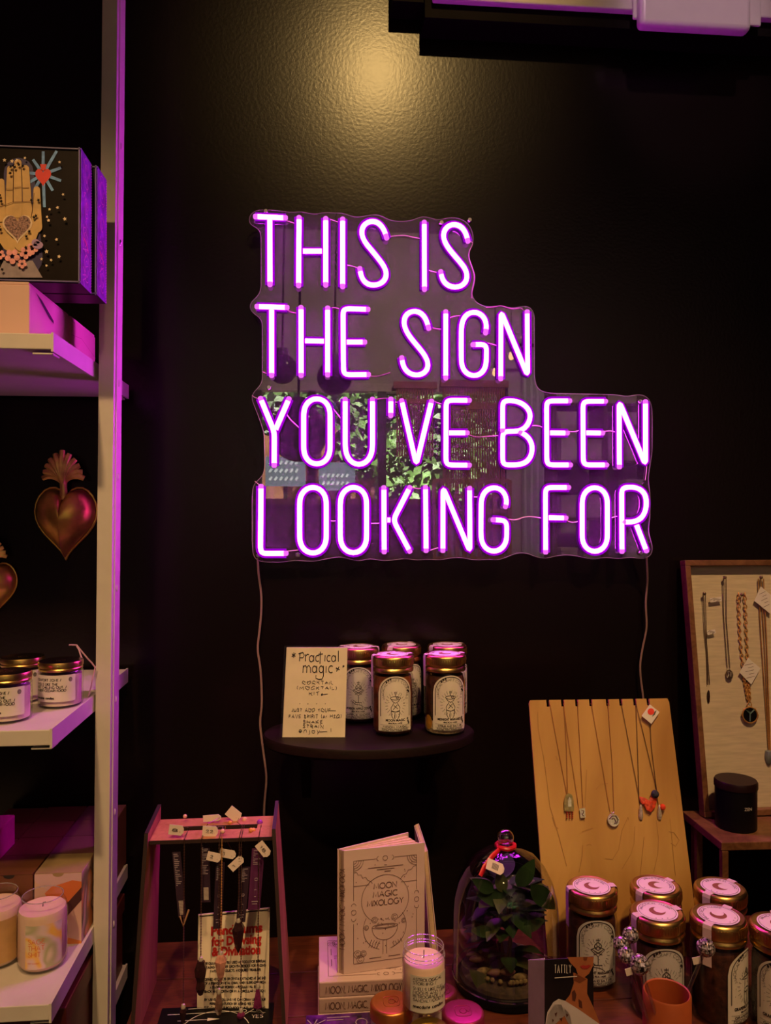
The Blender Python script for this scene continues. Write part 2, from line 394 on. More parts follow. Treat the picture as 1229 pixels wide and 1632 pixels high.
# white fascia with black boxed soffit behind it
bz = P(900, 11, 1.375).z
struct('trim_1', MB().box(P(690, 6, 1.375).x, X1, 1.372, 1.388, bz, bz+.16), m_beam, bevel=.003)
zA, zB = P(700, 62, WY).z, P(640, 30, WY).z
struct('trim_2', MB().box(P(676, 40, 1.40).x, X1, 1.389, WY, zA, zA+.2), m_blackm)
struct('trim_3', MB().box(P(626, 20, 1.40).x, P(676, 40, 1.40).x-.0005, 1.40, WY, zB, zB+.2), m_blackm)

# ------------------------------------------------------------------ exit-lamp box under the beam
a, b = P(1022, 30, 1.345), P(1199, 40, 1.345)
zb = P(1100, 42, 1.345).z
t = thing('ceiling_lamp_box', 'rounded white plastic lamp box fixed below the pink-lit beam', 'lamp', ((a.x+b.x)/2, 1.3715, zb))
hw = (b.x-a.x)/2
obj('housing', MB().box(-hw, hw, -.0265, 0, 0, .085), m_plastic, t, bevel=.009, smooth=True, seg=4)
obj('base_plate', MB().box(-hw-.006, hw+.03, -.006, 0, .022, .10), m_beam, t, bevel=.003)

# ================================================================== NEON SIGN
m_core = emis('neon_core', (.92, .04, 1.0), 25.0)
m_hous = emis('neon_housing', (.33, .0, .60), 1.0)  # the cores' violet halo on the housing, painted as emission
m_end = emis('neon_end', (.95, .16, .95), 1.0)
for m_ in (m_hous, m_end): m_.cycles.emission_sampling = 'NONE'      # dim shells: lit surfaces get their light from the cores
m_acr = glass('sign_acrylic', (.95, .95, .95), .20, .25, .004, haze=.04, hazecol=(.9, .75, .9))
m_wire = mat('clear_wire', (.80, .55, .50), .35, spec=.6)
m_cord = mat('power_cord_pvc', (.34, .22, .20), .4, spec=.4)
PY = 1.412                                   # front of panel
def s_(ox, oy, sc): return lambda pts: [(ox + x/sc, oy + y/sc) for x, y in pts]
c1, c2, c3, c4 = s_(395,325,5.852), s_(570,325,5.852), s_(395,470,5.852), s_(620,470,4.916)
c5, c6, c7, c8 = s_(395,615,5.852), s_(600,615,5.852), s_(780,615,4.389), s_(395,760,5.852)
c9, c10 = s_(590,760,5.121), s_(800,760,4.727)
def oval(l, r, tp, bt):
    cx, rx = (l+r)/2, (r-l)/2; ry = rx*1.02
    return [(cx+rx*math.cos(R(a)), tp+ry-ry*math.sin(R(a))) for a in range(0, 181, 15)] + [(cx-rx*math.cos(R(a)), bt-ry+ry*math.sin(R(a))) for a in range(0, 181, 15)]
def ul(l, r, tp, bt):
    cx, rx = (l+r)/2, (r-l)/2; ry = rx*1.15
    return [(l, tp), (l, (tp+bt)/2)] + [(cx-rx*math.cos(R(a)), bt-ry+ry*math.sin(R(a))) for a in range(0, 181, 15)] + [(r, (tp+bt)/2), (r, tp)]
# letter, strokes (pixel polylines), closed flag, open ends
S1 = [(272,320),(265,280),(240,220),(195,170),(145,155),(90,165),(45,205),(30,260),(45,320),(80,375),(130,430),(190,505),(240,570),(268,620),(272,670),(255,715),(215,750),(150,765),(95,755),(50,720),(28,665),(20,600)]
S2 = [(1030,350),(1020,300),(1000,245),(960,200),(905,185),(850,195),(810,235),(793,290),(805,345),(840,405),(890,465),(950,535),(1000,595),(1025,645),(1028,690),(1010,735),(970,770),(910,785),(850,770),(805,735),(783,690),(775,630)]
S3 = [(312,265),(308,235),(290,185),(260,140),(210,120),(155,130),(122,165),(112,215),(125,265),(160,325),(210,385),(265,450),(300,505),(312,550),(300,595),(265,625),(210,635),(155,620),(120,580),(105,540),(100,490)]
G1 = [(757,300),(767,270),(765,215),(745,170),(710,140),(660,128),(610,145),(580,185),(567,240),(566,400),(567,540),(580,590),(615,625),(665,640),(715,628),(750,590),(762,545),(765,387),(655,390)]
G2 = [(1104,246),(1115,232),(1113,170),(1095,125),(1060,92),(1010,82),(960,95),(925,130),(907,180),(905,350),(905,510),(920,560),(955,600),(1010,615),(1065,600),(1100,560),(1115,515),(1115,355),(1000,350)]
LET = [
 ('T', [c1([(68,118),(355,130)]), c1([(205,128),(207,755)])]), ('H', [c1([(478,125),(474,765)]), c1([(727,135),(727,760)]), c1([(490,441),(715,441)])]),
 ('I', [c1([(885,140),(885,775)])]), ('S', [c2(S1)]), ('I', [c2([(622,170),(624,800)])]), ('S', [c2(S2)]),
 ('T', [c3([(82,108),(370,118)]), c3([(222,118),(222,755)])]), ('H', [c3([(496,115),(497,755)]), c3([(745,120),(745,750)]), c3([(510,428),(735,432)])]),
 ('E', [c3([(1125,135),(888,128),(893,745),(1130,743)]), c3([(900,440),(1095,440)])]), ('S', [c4(S3)]), ('I', [c4([(445,130),(445,655)])]), ('G', [c4(G1)]),
 ('N', [c4([(876,660),(878,130),(1087,635),(1083,130)])]),
 ('Y', [c5([(118,115),(248,430),(246,745)]), c5([(385,118),(250,428)])]), ('O', [c5(oval(521,768,112,736))]), ('U', [c5(ul(909,1163,122,741))]),
 ("apostrophe", [c6([(135,120),(134,280)])]), ('V', [c6([(235,135),(372,735),(515,140)])]), ('E', [c6([(870,135),(650,133),(648,738),(870,740)]), c6([(655,438),(850,438)])]),
 ('B', [c7([(93,318),(93,103),(170,102),(230,120),(275,160),(292,210),(280,260),(250,300),(210,318),(93,318),(93,553),(200,553),(255,540),(290,500),(303,445),(295,390),(260,345),(210,320)])]),
 ('E', [c7([(565,105),(400,105),(402,553),(570,553)]), c7([(408,328),(548,330)])]), ('E', [c7([(815,108),(655,108),(657,553),(822,553)]), c7([(662,328),(795,330)])]),
 ('N', [c7([(910,570),(908,110),(1093,553),(1092,108)])]),
 ('L', [c8([(123,85),(118,715),(360,713)])]), ('O', [c8(oval(483,732,90,718))]), ('O', [c8(oval(863,1108,90,715))]),
 ('K', [c9([(112,85),(115,615)]), c9([(325,85),(188,352),(325,610)]), c9([(118,352),(188,352)])]), ('I', [c9([(452,82),(457,605)])]),
 ('N', [c9([(594,605),(595,85),(815,612),(812,90)])]), ('G', [c9(G2)]),
 ('F', [c10([(505,80),(328,80),(330,570)]), c10([(335,307),(485,310)])]), ('O', [c10(oval(605,795,75,567))]),
 ('R', [c10([(905,565),(902,80),(1010,75),(1060,100),(1088,150),(1090,220),(1075,280),(1040,325),(990,342),(908,340)]), c10([(1008,345),(1090,560)])]),
]
def densify(pl, closed, step=3.0):
    out = []; n = len(pl)
    # round the corners slightly, smooth the rest
    q = [V((p[0], p[1])) for p in pl]
    for i in range(n if closed else n-1):
        a, b = q[i], q[(i+1) % n]; L = (b-a).length; k = max(1, int(L/step))
        out += [a.lerp(b, j/k) for j in range(k)]
    if not closed: out.append(q[-1])
    for _ in range(4):
        o2 = list(out)
        for i in range(len(out)):
            if not closed and i in (0, len(out)-1): continue
            o2[i] = out[i]*.5 + (out[i-1] + out[(i+1) % len(out)])*.25
        out = o2
    return out
base = P(720, 890, PY)
sign = thing('neon_sign', 'violet neon sign in four lines of capitals on clear wavy-edged acrylic panel', 'neon sign', tuple(base))
R_T = 4.0/1250*1.41
for ch, strokes in LET:
    core = MB(); hous = MB(); ends = []
    for st in strokes:
        closed = ch == 'O'
        q = densify(st, closed, 4.0)
        pts = [P(p.x, p.y, PY - .0105) for p in q]
        n = len(pts); rr = [R_T]*n
        if not closed: rr[0] *= .7; rr[-1] *= .7
        k = 2
        core.tube(pts if closed else pts[k-1:n-k+1], R_T, 8, closed)
        hous.tube([P(p.x, p.y, PY - .0045) for p in q], R_T*1.9, 10, closed, flat=.46)
        if not closed:
            for e in (pts[:k+1], pts[::-1][:k+1]):
                d = (e[0]-e[1]).normalized()
                free = min((e[0]-p).length for s2 in strokes if s2 is not st for p in [P(z.x, z.y, PY-.0105) for z in densify(s2, False)]) > .012 if len(strokes) > 1 else True
                if free: ends.append(MB().tube([e[0]+d*.0035, e[0]+d*.002, e[0], e[1]], [R_T*.55, R_T*.97, R_T*1.04, R_T*1.04], 10))
    L_ = obj('neon_letter', core, m_core, sign, smooth=True, world=True, label=('glowing white-violet neon ' + ('letter ' + ch if len(ch) == 1 else ch)))
    obj('tube_housing', hous, m_hous, L_, smooth=True, world=True)
    for e in ends: obj('tube_end', e, m_end, L_, smooth=True, world=True)
OUT = [(397,355),(396,345),(402,337),(412,334),(430,334),(455,337),(468,339),(478,336),(490,339),(500,342),(512,339),(522,337.5),(535,340),(545,338),(556,343),(570,347),(585,343),(600,341),(612,345),(620,351),(640,353),(658,351),(670,345),(680,344),(690,349),(700,351),(712,347),(725,346),(740,350),(750,360),(755,375),(756,386),(750,395),(746,405),(750,418),(756,435),(757,445),(752,460),(751,470),(756,480),(765,486),(780,490),(795,486),(805,488),(815,492),(830,488),(840,487),(848,490),(852,500),(852,600),(854,615),(860,623),(880,627),(940,628),(985,629),(1000,633),(1015,628),(1030,630),(1038,640),(1040,655),(1040,720),(1036,745),(1033,765),(1036,780),(1037,800),(1036,830),(1033,845),(1037,860),(1041,870),(1040,885),(1030,891),(1020,891),(1005,887),(990,891),(965,888),(945,892),(925,887),(905,884),(885,886),(870,891),(855,888),(840,881),(825,881),(810,887),(795,893),(780,891),(765,893),(750,892),(735,888),(720,889),(700,893),(685,891),(665,893),(645,890),(625,893),(610,894),(590,890),(570,895),(555,890),(540,887),(520,891),(500,895),(470,893),(450,896),(420,896),(408,893),(403,885),(402,860),(402,790),(403,775),(407,768),(415,763),(421,755),(422,745),(421,690),(416,675),(407,650),(401,637),(401,628),(408,621),(416,614),(419,605),(418,595),(418,512),(416,506),(408,502),(400,497),(397,488),(400,480),(408,475),(414,468),(416,460),(416,370),(413,363),(405,361),(398,357)]
oq = densify(OUT, True, 4)
ring = [P(p.x, p.y, PY) for p in oq]
pan = MB(); n = len(ring); pan.v = list(ring); pan.f = [tuple(range(n))]
pn = obj('acrylic_panel', pan, m_acr, sign, world=True, label='clear glossy acrylic panel mirroring the shop window')
ed = MB()
for i in range(n):
    a, b = ring[i], ring[(i+1) % n]; ed.add([a, b, b+V((0,.005,0)), a+V((0,.005,0))], [(0,1,2,3)])
edm = obj('panel_edge', ed, glass('acrylic_edge', (.9,.9,.9), .25, .3, .25, haze=.30, hazecol=(.9,.8,.85)), pn, world=True)
rim = MB().tube([p + V((0, .001, 0)) for p in ring], .0006, 5, True)
obj('polished_rim', rim, mat('acrylic_rim', (.55,.42,.45), .3, spec=.8), pn, world=True)
for x, y in [(424,338),(703,356),(429,618),(475,884),(1019,640),(1020,881),(412,885),(748,352)]:
    p = P(x, y, PY)
    b_ = MB().lathe([(1e-5,-.006),(.0035,-.006),(.0048,-.0045),(.0048,0),(.003,0),(.003,.036),(1e-5,.036)], 12, p, Matrix.Rotation(R(-90), 3, 'X'))
    obj('standoff_bolt', b_, m_steel, sign, smooth=True, world=True)
WIRES = [c1([(360,155),(400,170),(450,185)]), c1([(745,138),(790,145),(830,172),(870,172)]), c1([(915,568),(960,575),(1030,598)]),
 c2([(295,305),(370,295),(450,292),(520,312),(598,326)]), c2([(650,610),(690,632),(760,640)]), c2([(1040,348),(1085,350),(1075,385),(1042,430),(1035,500),(1070,590),(1098,680),(1085,760),(1062,830),(1068,880)]),
 c3([(365,140),(410,165),(465,170)]), c3([(765,125),(800,110),(850,128)]), c3([(1130,755),(1200,762),(1280,740),(1330,722)]), c4([(325,252),(370,268),(420,268)]), c4([(465,185),(510,163),(560,162)]), c4([(775,375),(820,390),(860,400)]),
 c3([(140,718),(180,735),(222,755)]), c5([(40,90),(70,118),(110,120)]), c5([(360,260),(400,320),(450,360),(500,412)]), c5([(790,205),(840,265),(885,325)]), c5([(1175,125),(1229,118),(1290,112),(1330,118)]), c6([(160,162),(195,155),(220,130)]), c6([(535,140),(580,165),(620,172)]),
 c6([(855,455),(940,480),(1020,470),(1145,463)]), c7([(300,278),(345,275),(375,292)]), c7([(550,315),(590,325),(630,310)]), c7([(800,320),(850,308),(885,325)]), c7([(1100,555),(1098,610),(1090,660)]), c8([(65,40),(85,65),(120,80)]), c8([(360,695),(410,690),(470,682)]),
 c8([(752,400),(800,422),(845,400)]), c8([(1130,432),(1180,437),(1235,430)]), c9([(335,85),(380,98),(430,92)]), c9([(480,605),(520,585),(575,575)]), c9([(830,160),(870,172),(890,162)]), c9([(1135,345),(1180,355),(1229,340)]), c10([(50,318),(95,328),(170,300),(230,298),(320,315)]), c10([(480,325),(530,350),(590,330)]), c10([(815,312),(850,298),(880,295)]), c4([(1060,130),(1045,90),(1000,110),(950,108),(880,80),(820,95),(760,98)])]
for pl in WIRES: obj('connecting_wire', MB().tube([P(p.x, p.y, PY - .004) for p in densify(pl, False)], .0008, 5), m_wire, sign, world=True, smooth=True)
for pl, yy in (([(410,886),(411,915),(416,945),(416,975),(413,1005),(409,1035),(414,1060),(416,1090),(417,1125),(413,1150),(416,1175),(420,1205),(425,1240),(421,1275),(420,1300)], 1.436), ([(1030,888),(1032,925),(1028,960),(1031,1000),(1024,1030),(1019,1060),(1021,1085),(1026,1120),(1028,1180)], 1.436)):
    q = densify(pl, False, 6)
    obj('power_cord', MB().tube([P(p.x, p.y, 1.408 + (yy-1.408)*min(1, i/8)) for i, p in enumerate(q)], .0011, 6), m_cord, sign, world=True, smooth=True)
    obj('power_cord', MB().tube([P(p.x, p.y, 1.411 + (yy-1.411)*min(1, i/8)) + V((.0018, 0, 0)) for i, p in enumerate(q)], .0009, 6), m_cord, sign, world=True, smooth=True)

# ================================================================== SHELVING UNIT (white metal, side on)
SX = -.334                                   # its side
Z_UP, Z_MID, Z_LOW, Z_BOT = 1.734, 1.2307, .8838, P(202, 1537, 1.43).z
shelf = thing('shelving_unit', 'tall white metal shelving unit with post, shelves lit magenta', 'shelf', (SX, 1.22, 0))
SL = SX - .62
for z, f in ((Z_UP, 1.03), (Z_MID, 1.03), (Z_LOW, 1.03), (Z_BOT, 1.09)):
    sh = obj('shelf_board', MB().box(SL, SX-.003, f, 1.43, z-.020, z), m_white, shelf, world=True, bevel=.0012)
    obj('edge_rail', MB().box(SX-.003, SX, f-.001, 1.43, z-.023, z+.0015), m_white, sh, world=True)
    obj('edge_foot', MB().box(SX-.028, SX-.002, f+.004, f+.03, z-.026, z-.0235), m_white, sh, world=True, bevel=.001)
    obj('edge_foot', MB().box(SX-.02, SX-.004, 1.40, 1.42, z-.027, z-.0235), m_white, sh, world=True, bevel=.001)
def post(xl, yf, yb):
    tl = P(163, 0, 1.2185).x; bl = P(147, 1632, 1.2185).x; zt_, zb_ = P(163, 0, 1.2185).z, P(147, 1632, 1.2185).z
    k = (tl-bl)/(zt_-zb_); x = lambda z: bl + k*(z-zb_) + xl
    b_ = MB(); ex = [(0, 1.2185), (.0225, 1.2185), (.0225, 1.229), (.0245, 1.229), (.0245, 1.250), (.0225, 1.250), (.0225, 1.268), (0, 1.268)]
    lo = [V((x(0)+e[0], e[1]+yf, 0)) for e in ex]; hi = [V((x(ZC)+e[0], e[1]+yf, ZC)) for e in ex]
    n = len(ex); b_.add(lo+hi, [tuple(range(n)), tuple(range(n, 2*n))] + [(i, (i+1) % n, n+(i+1) % n, n+i) for i in range(n)])
    return b_, x
b_, pxf = post(0, 0, 0)
po = obj('upright_post', b_, m_white, shelf, world=True, bevel=.0006)
for py in (385, 760, 938, 1116, 1296, 1475, 610, 230):
    z = P(184, py, 1.235).z
    obj('bolt', MB().sphere((pxf(z)+.0245, 1.240, z), .0042, 10, 6, (.5, .7, 1.3)), m_white if py != 385 else m_steel, po, world=True, smooth=True)
b_, _ = post(-.62, 0, 0)
obj('upright_post', b_, m_white, shelf, world=True)

# ------------------------------------------------------------------ kraft boxes and puzzle boxes on the top shelf
m_pinkbox = mat('pale_kraft_board', (.66, .44, .36), .65, var=.08, scale=9)
kx = -.3746; ktop = 1.8082
def lidded_box(name, label, cat, x0, x1, y0, y1, z0, z1, m, group=None, slot=None):
    t = thing(name, label, cat, ((x0+x1)/2, (y0+y1)/2, z0), group=group)
    obj('box_body', MB().box(x0, x1, y0, y1, z0, z1-.004), m, t, world=True, bevel=.0012)
    obj('top_flap', MB().box(x0+.001, x1-.001, y0+.001, y1-.001, z1-.004, z1), m, t, world=True, bevel=.001)
    return t
t = lidded_box('kraft_box', 'pale kraft box with slit side, at front of the top shelf', 'box', kx-.16, kx, 1.06, 1.2262, Z_UP, ktop, m_pinkbox, 'kraft boxes under the puzzles')
sm = plane_map((kx, 1.06, Z_UP), (0,1,0), (0,0,1), .0008)
obj('hand_slot', MB().flat([(.022,.066),(.045,.062),(.075,.052),(.092,.046),(.094,.042),(.075,.045),(.045,.056)], sm), m_ink, t, world=True)
t = lidded_box('kraft_box', 'plain pale kraft box tucked behind the slit kraft box', 'box', kx-.15, kx+.001, 1.232, 1.3618, Z_UP, ktop, m_pinkbox, 'kraft boxes under the puzzles')
obj('fold_crease', MB().ribbons([[(0,.045),(.05,.05),(.13,.035)]], .0006, plane_map((kx+.001, 1.232, Z_UP), (0,1,0), (0,0,1), .0006)), mat('crease', (.35,.2,.16), .7), t, world=True)
m_pz = mat('puzzle_box_black', (.012, .008, .006), .35, var=.2, spec=.12)
m_pzs = mat('puzzle_box_violet', (.20, .04, .42), .35, var=.5, scale=60)
m_pzl = mat('puzzle_line_pink', (.80, .32, .62), .4); m_pzr = mat('puzzle_red', (.75, .03, .02), .45); m_pzb = mat('puzzle_blue', (.16, .38, .95), .45, var=.4, scale=90)
m_edge = mat('puzzle_edge_blue', (.16, .14, .30), .4)
m_skin = mat('painted_hand', (.62, .40, .14), .45, var=.15, scale=60); m_hline = mat('painted_shadow', (.16, .07, .015), .5)
m_flw = mat('painted_petals', (.85, .36, .34), .45, var=.25, scale=160); m_lil = mat('painted_lilac', (.42, .27, .52), .45, var=.2, scale=120); m_gry = mat('painted_cuff', (.30, .25, .27), .5, var=.2, scale=80)
m_navy = mat('painted_navy', (.03, .02, .10), .45); m_jewel = mat('painted_jewels', (.30, .18, .15), .3, var=.9, scale=420); m_cream = mat('painted_cream', (.78, .62, .40), .5)
def side_deco(t, x, y0, y1, z0, z1):
    mp = plane_map((x, y0, z0), (0,1,0), (0,0,1), .0006); W, H = y1-y0, z1-z0
    obj('side_panel', MB().box(x-.0005, x, y0, y1, z0, z1), m_pzs, t, world=True)
    rib = [[(W*.86, H*i/46), (W*.98, H*(i+.7)/46)] for i in range(46)]
    rib += [[(W*(.1+.62*rnd.random()), H*v), (W*(.1+.62*rnd.random()), H*(v+.02+.05*rnd.random()))] for v in [i/26 for i in range(24)]]
    for cx, cy, r in ((.45,.86,.28),(.45,.60,.18),(.35,.36,.22),(.5,.15,.25)): rib.append(arcpts(W*cx, H*cy, W*r, W*r*1.5, 0, 300, 12)); rib.append(arcpts(W*cx, H*cy, W*r*.5, W*r*.9, 40, 360, 10))
    obj('side_ornament', MB().ribbons(rib, .0011, mp), m_pzl, t, world=True)
    obj('side_flame', MB().ribbons([[(W*.2,H*.36),(W*.5,H*.33),(W*.62,H*.28)]], .0028, mp), mat('puzzle_flame', (.9,.05,.25), .4), t, world=True)
def puzzle(label, xr, y0, y1, art):
    z0, z1 = ktop, 1.9874; xl = xr-.245
    t = thing('puzzle_box', label, 'box', ((xl+xr)/2, (y0+y1)/2, z0), group='boxed jigsaws on the top shelf')
    obj('box_body', MB().box(xl, xr-.0005, y0, y1, z0, z1), m_pz, t, world=True, bevel=.0008)
    e = MB()
    for a, b in (((xl,z0+.002),(xr,z0+.002)), ((xl,z1-.002),(xr,z1-.002)), ((xr-.002,z0),(xr-.002,z1))):
        e.bar((a[0], y0-.0004, a[1]), (b[0], y0-.0004, b[1]), .0016, .0036, up=(0,1,0))
    obj('edge_band', e, m_edge, t, world=True)
    side_deco(t, xr, y0, y1, z0, z1)
    if not art: return t
    A = s_(0, 220, 6.279); lay = [0]
    def pm():
        lay[0] += 1; return pxmap(y0, .0004 + lay[0]*.00025)
    def capsule(a, b, ra, rb):
        a, b = V(a), V(b); d = (b-a).normalized(); ang = math.degrees(math.atan2(d.y, d.x))
        return arcpts(a.x, a.y, ra, ra, ang+90, ang+270, 8) + arcpts(b.x, b.y, rb, rb, ang-90, ang+90, 8)
    def heartpoly(cx, cy, w_, h_):
        out = []
        for i in range(28):
            q = 2*math.pi*i/28; out.append((cx + w_/2*math.sin(q)**3, cy - h_/2*(13*math.cos(q)-5*math.cos(2*q)-2*math.cos(3*q)-math.cos(4*q))/15))
        return out
    b_ = MB(); mp = pm(); b_.flat(A(capsule((190,350),(230,1200),150,200)), mp); obj('art_halo', b_, m_navy, t, world=True)
    b_ = MB(); mp = pm()
    for i, (an, L) in enumerate([(90,230),(60,270),(20,190),(-20,190),(-60,190),(-88,330),(-120,170),(-150,230),(175,170),(125,180)]):
        x1, y1 = 435+L*math.cos(R(an)), 365-L*math.sin(R(an)); nx, ny = math.sin(R(an))*17, math.cos(R(an))*17
        b_.flat(A([(435-nx,365-ny),(435+nx,365+ny),(x1+nx*.8,y1+ny*.8),(x1-nx*.8,y1-ny*.8)]), mp)
    obj('art_rays', b_, m_pzb, t, world=True)
    b_ = MB(); mp = pm(); b_.flat(A(heartpoly(435,385,160,185)), mp); b_.flat(A([(405,265),(470,265),(455,330),(415,330)]), mp); obj('art_red_heart', b_, m_pzr, t, world=True)
    b_ = MB(); mp = pm(); b_.flat(A([(-40,1400),(430,1400),(330,1230),(40,1230)]), mp); obj('art_cuff', b_, m_gry, t, world=True)
    b_ = MB()
    mp = pm(); b_.flat(A(capsule((175,800),(175,980),170,185)), mp)
    for a, c, ra, rb in (((110,315),(95,760),33,42),((185,255),(180,760),36,45),((262,315),(285,760),36,46),((22,445),(15,800),30,48),((376,525),(375,900),32,55),((320,940),(250,1040),75,110)): mp = pm(); b_.flat(A(capsule(a, c, ra, rb)), mp)
    obj('art_hand', b_, m_skin, t, world=True)
    b_ = MB(); mp = pm()
    b_.ribbons([A(l) for l in ([(143,300),(140,650)],[(222,320),(232,640)],[(60,480),(62,690)],[(70,520),(140,525)],[(150,505),(220,500)],[(235,510),(300,505)],[(0,700),(140,650),(320,645),(335,720)],[(330,760),(350,560)],[(335,720),(290,980)])], .9, mp)
    obj('art_hand_creases', b_, m_hline, t, world=True)
    b_ = MB(); mp = pm(); b_.flat(A(heartpoly(185,900,300,300)), mp); obj('art_heart_rim', b_, m_cream, t, world=True)
    b_ = MB(); mp = pm(); b_.flat(A(heartpoly(185,893,265,265)), mp); obj('art_jewel_heart', b_, m_jewel, t, world=True)
    b_ = MB()
    for cx, cy, r in ((135,1195,48),(270,1160,40),(335,1120,38),(235,1270,30),(20,1180,30)):
        mp = pm()
        for k in range(5): a = R(72*k+15); b_.flat(A(arcpts(cx+r*math.cos(a), cy+r*math.sin(a), r*.62, r*.62, 0, 324, 9)), mp)
    obj('art_flowers', b_, m_flw, t, world=True)
    b_ = MB(); mp = pm(); b_.flat(A(arcpts(395,1085,52,40,0,324,9)), mp); b_.flat(A(arcpts(370,1060,40,36,0,324,9)), mp); obj('art_lilac_flower', b_, m_lil, t, world=True)
    b_ = MB(); mp = pm()
    for x, y in ((62,240),(137,250),(185,240),(265,218),(610,260),(645,582),(510,730),(590,712),(485,805),(500,840),(662,825),(460,995),(580,1030),(480,1150),(430,1225),(525,1235),(605,1200),(480,1290)):
        r = 15+8*rnd.random(); q = rnd.random()*90
        b_.flat(A([(x+r*(1 if k % 2 else .5)*math.cos(R(q+36*k)), y+r*(1 if k % 2 else .5)*math.sin(R(q+36*k))) for k in range(10)]), mp)
    obj('art_puzzle_pieces', b_, m_cream, t, world=True)
    b_ = MB(); mp = pm()
    for x, y in ((125,305),(165,310),(205,285),(120,370),(245,300),(330,640),(400,640),(375,795),(355,810),(310,950),(280,1000),(15,590),(30,650),(10,900),(20,930),(40,1330),(275,1110),(330,1100)):
        r = 20; q = rnd.random()*90
        b_.flat(A([(x+r*(1 if k % 2 else .5)*math.cos(R(q+36*k)), y+r*(1 if k % 2 else .5)*math.sin(R(q+36*k))) for k in range(10)]), mp)
    obj('art_missing_pieces', b_, m_pz, t, world=True)
    return t
puzzle('black puzzle box with painted open hand and jewelled heart', -.3101, 1.0626, 1.1117, True)
puzzle('second puzzle box, only its violet ornamented side showing beside the post', -.3033, 1.1150, 1.1620, False)

# ------------------------------------------------------------------ gilt flaming hearts hung on the wall
m_gilt = mat('gilded_tin', (.80, .44, .10), .36, .8, var=.35, scale=30, bump=.15)
m_gilt2 = mat('gilded_flame', (.85, .48, .15), .40, .6, var=.3, scale=60)
def flaming_heart(label, cx, cy, k):
    c = P(cx, cy, WY); t = thing('flaming_heart', label, 'wall ornament', (c.x, WY-.001, c.z), group='gilt hearts on the wall')
    W, H, D = .051*k, .066*k, .040*k
    def hp(q, s): 
        x = math.sin(q)**3*W*s; z = (13*math.cos(q)-3.6*math.cos(2*q)-2*math.cos(3*q)-.9*math.cos(4*q))/14.6*H*s
        return x, z + .002*k
    b_ = MB(); n = 40; rings = 9
    for i in range(rings+1):
        u = i/rings; s = max(.001, math.sin(math.pi/2*(1-u))) if i < rings else .002
        d = D*math.sin(math.pi/2*u)
        for j in range(n): x, z = hp(2*math.pi*j/n, s); b_.v.append(V((x, -.008*k-d, z)))
    for i in range(rings):
        for j in range(n): j2 = (j+1) % n; b_.f.append((i*n+j, i*n+j2, (i+1)*n+j2, (i+1)*n+j))
    for j in range(n): x, z = hp(2*math.pi*j/n, 1); b_.v.append(V((x, 0, z)))
    o2 = (rings+1)*n
    for j in range(n): j2 = (j+1) % n; b_.f.append((o2+j, o2+j2, j2, j))
    obj('heart_body', b_, m_gilt, t, smooth='all')
    rim_ = MB().tube([V((hp(2*math.pi*j/n, 1.05)[0], -.004, hp(2*math.pi*j/n, 1.05)[1])) for j in range(n)], .0022*k, 6, True)
    obj('rim', rim_, m_gilt, t, smooth=True)
    zt_ = .056*k
    obj('neck', MB().tube([(0,-.018*k,zt_-.02*k),(0,-.02*k,zt_),(0,-.02*k,zt_+.012*k)], [.008*k,.006*k,.0065*k], 10), m_gilt2, t, smooth=True)
    for i in range(11):
        a = R(-78 + 156*i/10); L = (.058 - .016*abs(math.sin(a)))*k
        pts = []; rr = []
        for s in range(6):
            u = s/5; aa = a*(.35+.65*u); pts.append(V((math.sin(aa)*L*u*.86, -.02*k-.006*k*math.cos(a*1.2)-.004*k*math.sin(u*3), zt_+.008*k+math.cos(aa)*L*u))); rr.append(k*(.0035+.0032*math.sin(math.pi*min(1,u*.8+.1))))
        obj('flame_ray', MB().tube(pts, rr, 6, flat=.7), m_gilt2, t, smooth=True, key=None)
    return t
flaming_heart('large gilt heart with fan-shaped flame crown, beside the white post', 107, 828, 1.0)
flaming_heart('smaller gilt flaming heart hung lower, cut by the photo edge', -8, 935, .74)

